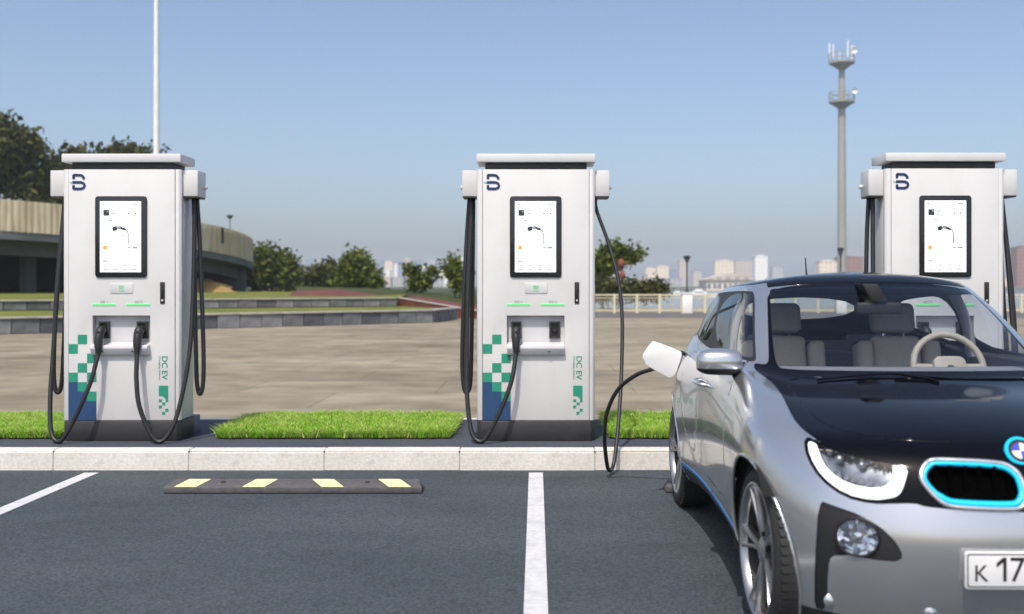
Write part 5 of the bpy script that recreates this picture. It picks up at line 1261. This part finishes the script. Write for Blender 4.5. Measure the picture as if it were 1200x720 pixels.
# --- wheels
def wheel(x, v, steer, s_):
    R = empty('wheel', (x, v, WR)); R.parent = CAR; R.rotation_euler = (0, 0, steer)
    T = Matrix.Rotation(math.radians(90) * s_, 4, 'Y')             # local Z points outwards
    wd = 0.088; r = WR - 0.001
    MB().lathe([(0.235, -wd - 0.02), (0.262, -wd - 0.024), (r - 0.022, -wd - 0.016), (r - 0.004, -wd), (r, -wd * 0.5), (r, wd * 0.5), (r - 0.004, wd - 0.022), (r - 0.022, wd - 0.004), (0.262, wd + 0.004), (0.243, wd), (0.235, wd - 0.012)], 56, T, closed=True).build('tyre', M_tyre, R, smooth=45)
    tr_ = MB()
    for k in range(64):
        t = 2 * math.pi * k / 64; c_, sn = math.cos(t), math.sin(t); t2 = t + 0.075; c2, s2 = math.cos(t2), math.sin(t2)
        for a, b in ((-wd - 0.004, -0.022), (0.022, wd - 0.014)):
            q_ = [(r - 0.003, a), (r + 0.001, a), (r + 0.001, b), (r - 0.003, b)]
            vv = [T @ Vector((q * c_, q * sn, w)) for q, w in q_] + [T @ Vector((q * c2, q * s2, w + 0.008)) for q, w in q_]
            tr_.add(vv, [(0, 1, 2, 3), (7, 6, 5, 4), (0, 4, 5, 1), (1, 5, 6, 2), (2, 6, 7, 3), (3, 7, 4, 0)])
    tag(tr_.build('tread_blocks', M_tyre, R), kind='stuff')
    MB().lathe([(0.238, -wd + 0.01), (0.232, -wd + 0.03), (0.205, -0.03), (0.205, 0.02), (0.226, wd - 0.024)], 56, T, cap=False).build('rim_barrel', M_rimdk, R, smooth=40)
    MB().lathe([(0.2265, wd - 0.024), (0.230, wd - 0.006), (0.239, wd + 0.0035), (0.247, wd + 0.003), (0.246, wd - 0.01)], 56, T, cap=False).build('rim', M_rim, R, smooth=40)
    MB().lathe([(0.0, 0.0), (0.203, 0.0)], 40, T, cap=False).build('hub_shadow_plate', M_rimdk, R)
    MB().lathe([(0.055, 0.004), (0.15, 0.004), (0.15, 0.018), (0.055, 0.018)], 40, T, closed=True).build('brake_disc', M_disc, R, smooth=30)
    for k in range(5):
        t0 = 2 * math.pi * k / 5 + 0.31
        for dt in (-0.115, 0.115):
            sp = MB()
            pts = []
            for rad, w, h0, h1, sw in ((0.04, 0.014, 0.030, 0.066, 0.35), (0.12, 0.0105, 0.035, 0.074, 0.9), (0.19, 0.0095, 0.042, 0.083, 1.2), (0.236, 0.011, 0.05, 0.087, 1.35)):
                a = t0 + dt * sw; c_, sn = math.cos(a), math.sin(a)
                for ww, hh in ((-w, h0), (w, h0), (w * 0.7, h1), (-w * 0.7, h1)):
                    pts.append(T @ Vector((rad * c_ - ww * sn, rad * sn + ww * c_, hh)))
            ff = []
            for i in range(3):
                for q in range(4): ff.append((4 * i + q, 4 * i + (q + 1) % 4, 4 * i + 4 + (q + 1) % 4, 4 * i + 4 + q))
            ff += [(3, 2, 1, 0), (12, 13, 14, 15)]
            sp.add(pts, ff); sp.build('spoke', M_rim, R, bevel=0.003)
    MB().lathe([(0.048, 0.03), (0.048, 0.066), (0.036, 0.073), (0.0, 0.075)], 24, T).build('hub_cap', M_rim, R, smooth=40)
    for k in range(5):
        t = 2 * math.pi * k / 5; MB().lathe([(0.008, 0.05), (0.008, 0.066), (0.0, 0.068)], 8, T @ Matrix.Translation((0.06 * math.cos(t), 0.06 * math.sin(t), 0))).build('wheel_bolt', M_rimdk, R)
    return R
XW = 0.668
wheel(-XW, FA[0], math.radians(3.5), -1); wheel(XW, FA[0], math.radians(3.5), 1); wheel(-XW - 0.032, RA[0], math.radians(2), -1); wheel(XW + 0.032, RA[0], math.radians(2), 1)
# wheel wells and underbody
for v in (FA[0], RA[0]):
    for s_ in (-1, 1):
        mb = MB(); N = 20; T0, T1, vo = (-0.08, 0.84, 0.026) if v == FA[0] else (-0.08, 1.16, 0.0)
        for i in range(N + 1):
            t = math.pi * (T0 + T1 * i / N); c_, sn = math.cos(t) * 0.346, math.sin(t) * 0.346
            mb.v += [(s_ * 0.775, v + vo + c_, 0.316 + sn), (s_ * 0.42, v + vo + c_, 0.316 + sn)]
        for i in range(N): mb.f.append((2 * i, 2 * i + 2, 2 * i + 3, 2 * i + 1))
        k0 = len(mb.v); mb.v += [(s_ * 0.42, v + vo + math.cos(math.pi * (T0 + T1 * i / N)) * 0.346, 0.316 + math.sin(math.pi * (T0 + T1 * i / N)) * 0.346) for i in range(N + 1)]
        mb.f.append(tuple(range(k0, k0 + N + 1)))
        mb.build('wheel_well', M_well, CAR, smooth=40)
ub = MB().box(-0.41, 0.41, 0.16, 3.35, 0.15, 0.20); ub.box(-0.68, 0.68, 0.96, 2.52, 0.201, 0.24); ub.build('underbody', M_trim, CAR)

# --- charge flap, socket, plug
fs = panel('charge_socket', PORT, M_trim, off=-0.03, thick=0.0)
panel('charge_cover', PORT, M_silver, flip=True)
def wl2c(P): return CAR.matrix_basis.inverted() @ Vector(P)
bpy.context.view_layer.update()
CARM = Matrix.Translation(CAR.location) @ Matrix.Rotation(-0.0205, 4, 'Z'); CARI = CARM.inverted()
cs = [at(a, b, Y) for a, b, Y in [(x_ - 4, y_, Y_ - 0.2) for x_, y_, Y_ in ((760, 424, 6.36), (757.5, 417, 6.355), (767, 402.8, 6.36), (773, 401, 6.365), (799, 411, 6.395), (803, 417, 6.40), (795.5, 438, 6.40), (790, 442.5, 6.395), (785, 441.5, 6.39), (763, 429, 6.365))]]
cs = [CARI @ p for p in cs]; nrm = (cs[4] - cs[0]).cross(cs[7] - cs[0]).normalized()
if nrm.y > 0: nrm = -nrm
cs = [Vector(q) for q in cr(cs, 4, closed=True)]
mb = MB(); n_ = len(cs); mb.v = [tuple(q) for q in cs] + [tuple(q - nrm * 0.012) for q in cs]
mb.f = [tuple(range(n_)), tuple(range(2 * n_ - 1, n_ - 1, -1))] + [(i, i + n_, (i + 1) % n_ + n_, (i + 1) % n_) for i in range(n_)]
M_flapw = mat('flap_sunlit_white', (0.80, 0.80, 0.79), 0.35, scale=5)  # silver flap coloured white, with the sunlight on it painted in
fo = mb.build('charge_flap', M_flapw, CAR, bevel=0.003)
MB().tube([cs[18], CARI @ at(808, 418, 6.50), CARI @ at(812, 420, 6.58)], 0.012, 8).build('flap_hinge', M_trim, fo)
pc = [CARI @ at(788, 425.5, 6.56), CARI @ at(797, 421, 6.555), CARI @ at(806, 418.5, 6.55), CARI @ at(817, 417, 6.545)]
MB().tube(cr(pc, 5), [0.02 + 0.001 * min(i, 12) for i in range(16)], 12).build('charging_plug', M_plug, CAR, smooth=60)

# --- door mirror
def mirror(s_):
    T = Matrix.Translation((s_ * 0.785, 1.27, 0.950))
    N, K = 18, 22; up = MB()
    for i in range(N + 1):
        ph = -math.pi / 2 + math.pi * i / N
        for k in range(K):
            th = 2 * math.pi * k / K
            e = lambda c_, q: math.copysign(abs(c_) ** q, c_)
            x = 0.098 * e(math.sin(ph), 0.75); y = 0.072 * e(math.cos(ph), 0.6) * e(math.cos(th), 0.7); z = 0.057 * e(math.cos(ph), 0.5) * e(math.sin(th), 0.75)
            if y > 0: y *= 0.55
            z += 0.012 * (x / 0.1) * -s_ * -1 if False else 0.0
            up.v.append(tuple(T @ Vector((x, y, z))))
    for i in range(N):
        for k in range(K): up.f.append((i * K + k, i * K + (k + 1) % K, (i + 1) * K + (k + 1) % K, (i + 1) * K + k))
    me = up.mesh('mirror'); V = np.array(up.v)
    Mm = dict(V=V, S=np.zeros((len(V), 2)), F=up.f)
    lo, hi = split(Mm, lambda V, S: V[:, 2] - 0.923)
    def lk(nm, M_, mm, par):
        me = bpy.data.meshes.new(nm); me.from_pydata(M_['V'].tolist(), [], [list(f) for f in M_['F']]); me.update()
        bm = bmesh.new(); bm.from_mesh(me); bmesh.ops.remove_doubles(bm, verts=bm.verts, dist=1e-4); bmesh.ops.recalc_face_normals(bm, faces=bm.faces); bm.to_mesh(me); bm.free()
        return link(nm, me, mm, par, 180)
    h_ = lk('door_mirror', hi, M_silver, CAR); lk('mirror_base', lo, M_trim, h_)
    MB().tube(cr([(s_ * 0.79, 1.29, 0.916), (s_ * 0.72, 1.32, 0.905), (s_ * 0.665, 1.36, 0.918)], 5), [0.03, 0.03, 0.029, 0.028, 0.027, 0.027, 0.028, 0.03, 0.033, 0.036, 0.04], 10, squash=0.7).build('mirror_arm', M_trim, h_, smooth=180)
    MB().lathe([(0.0, 0.0), (0.045, 0.0)], 20, cap=False, M=T @ Matrix.Translation((0, 0.041, 0.002)) @ Matrix.Rotation(math.radians(-90), 4, 'X') @ Matrix.Diagonal((1.8, 0.95, 1, 1))).build('mirror_glass', M_chrome, h_)
mirror(-1); mirror(1)
# triangle at the window corner
# --- wiper, aerial
wv = lambda u, z: (u, 0, z)
def surf(s, t, off=0.0):
    i = int(round(s * NS)); j = int(round(t * NT)); i = min(max(i, 0), ns - 1); j = min(max(j, 0), nt - 1); q = D2[j, i].copy(); return Vector((q[0], q[1] - off * 0.6, q[2] + off))
wp = MB().tube(cr([surf(1.7, 6.72, 0.006), surf(1.0, 6.86, 0.007), surf(0.4, 6.92, 0.008), Vector((0.10, 0.96, 0.905)), Vector((0.3, 0.975, 0.903)), Vector((0.5, 1.03, 0.898))], 6), 0.004, 6).build('wiper', M_cblack, CAR, smooth=60)
MB().tube([Vector((0.02, 0.90, 0.895)), Vector((0.0, 0.94, 0.906)), surf(0.4, 6.92, 0.012)], 0.006, 8).build('wiper_arm', M_cblack, wp, smooth=60)
MB().tube([(-0.11, 2.55, 1.325), (-0.11, 2.565, 1.35), (-0.11, 2.59, 1.43)], [0.010, 0.005, 0.0035], 6).build('aerial', M_trim, CAR)
MB().lathe([(0.035, -0.01), (0.03, 0.008), (0.0, 0.016)], 12, Matrix.Translation((-0.11, 2.55, 1.322))).build('aerial_base', M_trim, CAR, smooth=60)

# --- inside
inner = dict(V=GV * np.array([0.94, 0.985, 1.0]) + np.array([0, 0.03, 0.0]), S=GS, F=GF)
inner, _ = split(inner, lambda V, S: V[:, 2] - 0.93); _, inner = split(inner, lambda V, S: V[:, 1] - 1.30)
panel('door_trim', inner, M_seatg, both=True, thick=0)
hl_ = dict(V=GV * np.array([0.97, 1, 1.0]) - np.array([0, 0, 0.022]), S=GS, F=GF); hl_, _ = split(hl_, lambda V, S: np.where(S[:, 0] < 3.2, 9.1 - S[:, 1], 9.08 - S[:, 1]))
panel('headliner', hl_, M_seatg, both=True, thick=0)
MB().box(-0.66, 0.66, 1.15, 3.2, 0.21, 0.25).build('cabin_floor', M_seatg, CAR)
db = MB(); prof = [(1.06, 0.893), (1.25, 0.915), (1.40, 0.918), (1.47, 0.905), (1.49, 0.86), (1.44, 0.74), (1.36, 0.60), (1.05, 0.60)]
NN = 12
for i in range(NN + 1):
    u = -0.62 + 1.24 * i / NN; k = 1 - 0.10 * abs(u / 0.62) ** 2
    for a, b in prof: db.v.append((u, 1.06 + (a - 1.06) + 0.14 * (abs(u) / 0.62) ** 2 * (1 if a < 1.2 else 0.5), b))
P = len(prof)
for i in range(NN):
    for k in range(P): db.f.append((i * P + k, i * P + (k + 1) % P, (i + 1) * P + (k + 1) % P, (i + 1) * P + k))
db.f += [tuple(range(P)), tuple(reversed(range(NN * P, NN * P + P)))]
db.build('dashboard', M_dash, CAR, smooth=60)
def soft(name, x0, x1, y0, y1, z0, z1, m_, parent, bev, rot=0.0, piv=None):
    mb = MB().box(x0, x1, y0, y1, z0, z1)
    if rot:
        M4 = Matrix.Translation(piv) @ Matrix.Rotation(rot, 4, 'X') @ Matrix.Translation(-Vector(piv)); mb.v = [tuple(M4 @ Vector(v)) for v in mb.v]
    return mb.build(name, m_, parent, bevel=bev, seg=4)
M_headr = mat('headrest_grey', (0.36, 0.34, 0.33), 0.75, scale=60, bump=0.15, bscale=200)
def seat(u, hr):
    R = empty('seat', (u, 1.98, 0.25)); R.parent = CAR
    soft('cushion', -0.22, 0.22, -0.24, 0.26, 0.12, 0.28, M_beige, R, 0.05)
    pv0 = (0, 0.24, 0.26); rt = math.radians(-14)
    soft('backrest', -0.13, 0.13, 0.20, 0.30, 0.22, 0.775, M_beige, R, 0.035, rt, pv0)
    for s_ in (-1, 1):
        soft('bolster', s_ * 0.175 - 0.04, s_ * 0.175 + 0.04, 0.15, 0.30, 0.24, 0.74, M_beige, R, 0.03, rt, pv0)
        MB().tube([(s_ * 0.05, 0.37, 0.74), (s_ * 0.05, 0.39, 0.82)], 0.007, 6).build('headrest_stem', M_chrome, R)
    soft('back_shell', -0.20, 0.20, 0.305, 0.335, 0.24, 0.76, M_trim, R, 0.012, rt, pv0)
    soft('headrest', -0.115, 0.115, 0.21, 0.30, 0.795, 0.955, M_headr, R, 0.035, rt, pv0)
seat(-0.30, 0); seat(0.30, 0)
soft('rear_bench', -0.56, 0.56, 2.62, 2.76, 0.42, 0.90, M_seatg, CAR, 0.05, math.radians(-12), (0, 2.7, 0.45)); soft('rear_cushion', -0.56, 0.56, 2.25, 2.70, 0.38, 0.50, M_seatg, CAR, 0.05)
for u in (-0.28, 0.28): soft('rear_headrest', u - 0.11, u + 0.11, 2.76, 2.83, 0.905, 1.0, M_seatg, CAR, 0.025)
soft('parcel_shelf', -0.52, 0.52, 2.86, 3.25, 0.86, 0.88, M_seatg, CAR, 0.005)
# steering wheel
TT = Matrix.Translation((0.31, 1.585, 0.905)) @ Matrix.Rotation(math.radians(66), 4, 'X')
sw = MB().tube([TT @ Vector((0.158 * math.cos(2 * math.pi * k / 32), 0.158 * math.sin(2 * math.pi * k / 32), 0)) for k in range(32)], 0.0155, 10, closed=True).build('steering_wheel', M_wheelg, CAR, smooth=180)
h_ = MB().prism(rrect(-0.075, 0.075, -0.065, 0.045, 0.035, 5), -0.03, 0.03, 'z'); h_.v = [tuple(TT @ Vector(v)) for v in h_.v]; h_.build('steering_hub', M_wheelg, sw, bevel=0.012, seg=3)
for a in (0, 180, 270):
    c_, sn = math.cos(math.radians(a)), math.sin(math.radians(a)); MB().tube([TT @ Vector((0.05 * c_, 0.05 * sn, -0.004)), TT @ Vector((0.155 * c_, 0.155 * sn, 0))], 0.015, 8).build('steering_spoke', M_wheelg, sw, smooth=60)
MB().tube([TT @ Vector((0, 0, -0.01)), (0.31, 1.45, 0.80)], 0.035, 10).build('steering_column', M_trim, sw)
# rear view mirror with its sensor housing, sun visors
soft('interior_mirror', -0.105, 0.105, 1.60, 1.63, 1.145, 1.20, M_trim, CAR, 0.012)
mb = MB().prism([(-0.035, 1.20), (0.035, 1.20), (-0.01, 1.285), (-0.085, 1.285)], 1.585, 1.72, 'y'); mb.build('sensor_housing', M_trim, CAR, bevel=0.008)
for u in (-0.25, 0.27): soft('sun_visor', u - 0.15, u + 0.15, 1.80, 1.90, 1.262, 1.272, M_dash, CAR, 0.004)
for s_ in (-1, 1):
    MB().tube(cr([(s_ * 0.60, 2.06, 0.92), (s_ * 0.575, 2.08, 1.1), (s_ * 0.52, 2.09, 1.235)], 4), 0.028, 8).build('belt_pillar', M_dash, CAR, smooth=60)
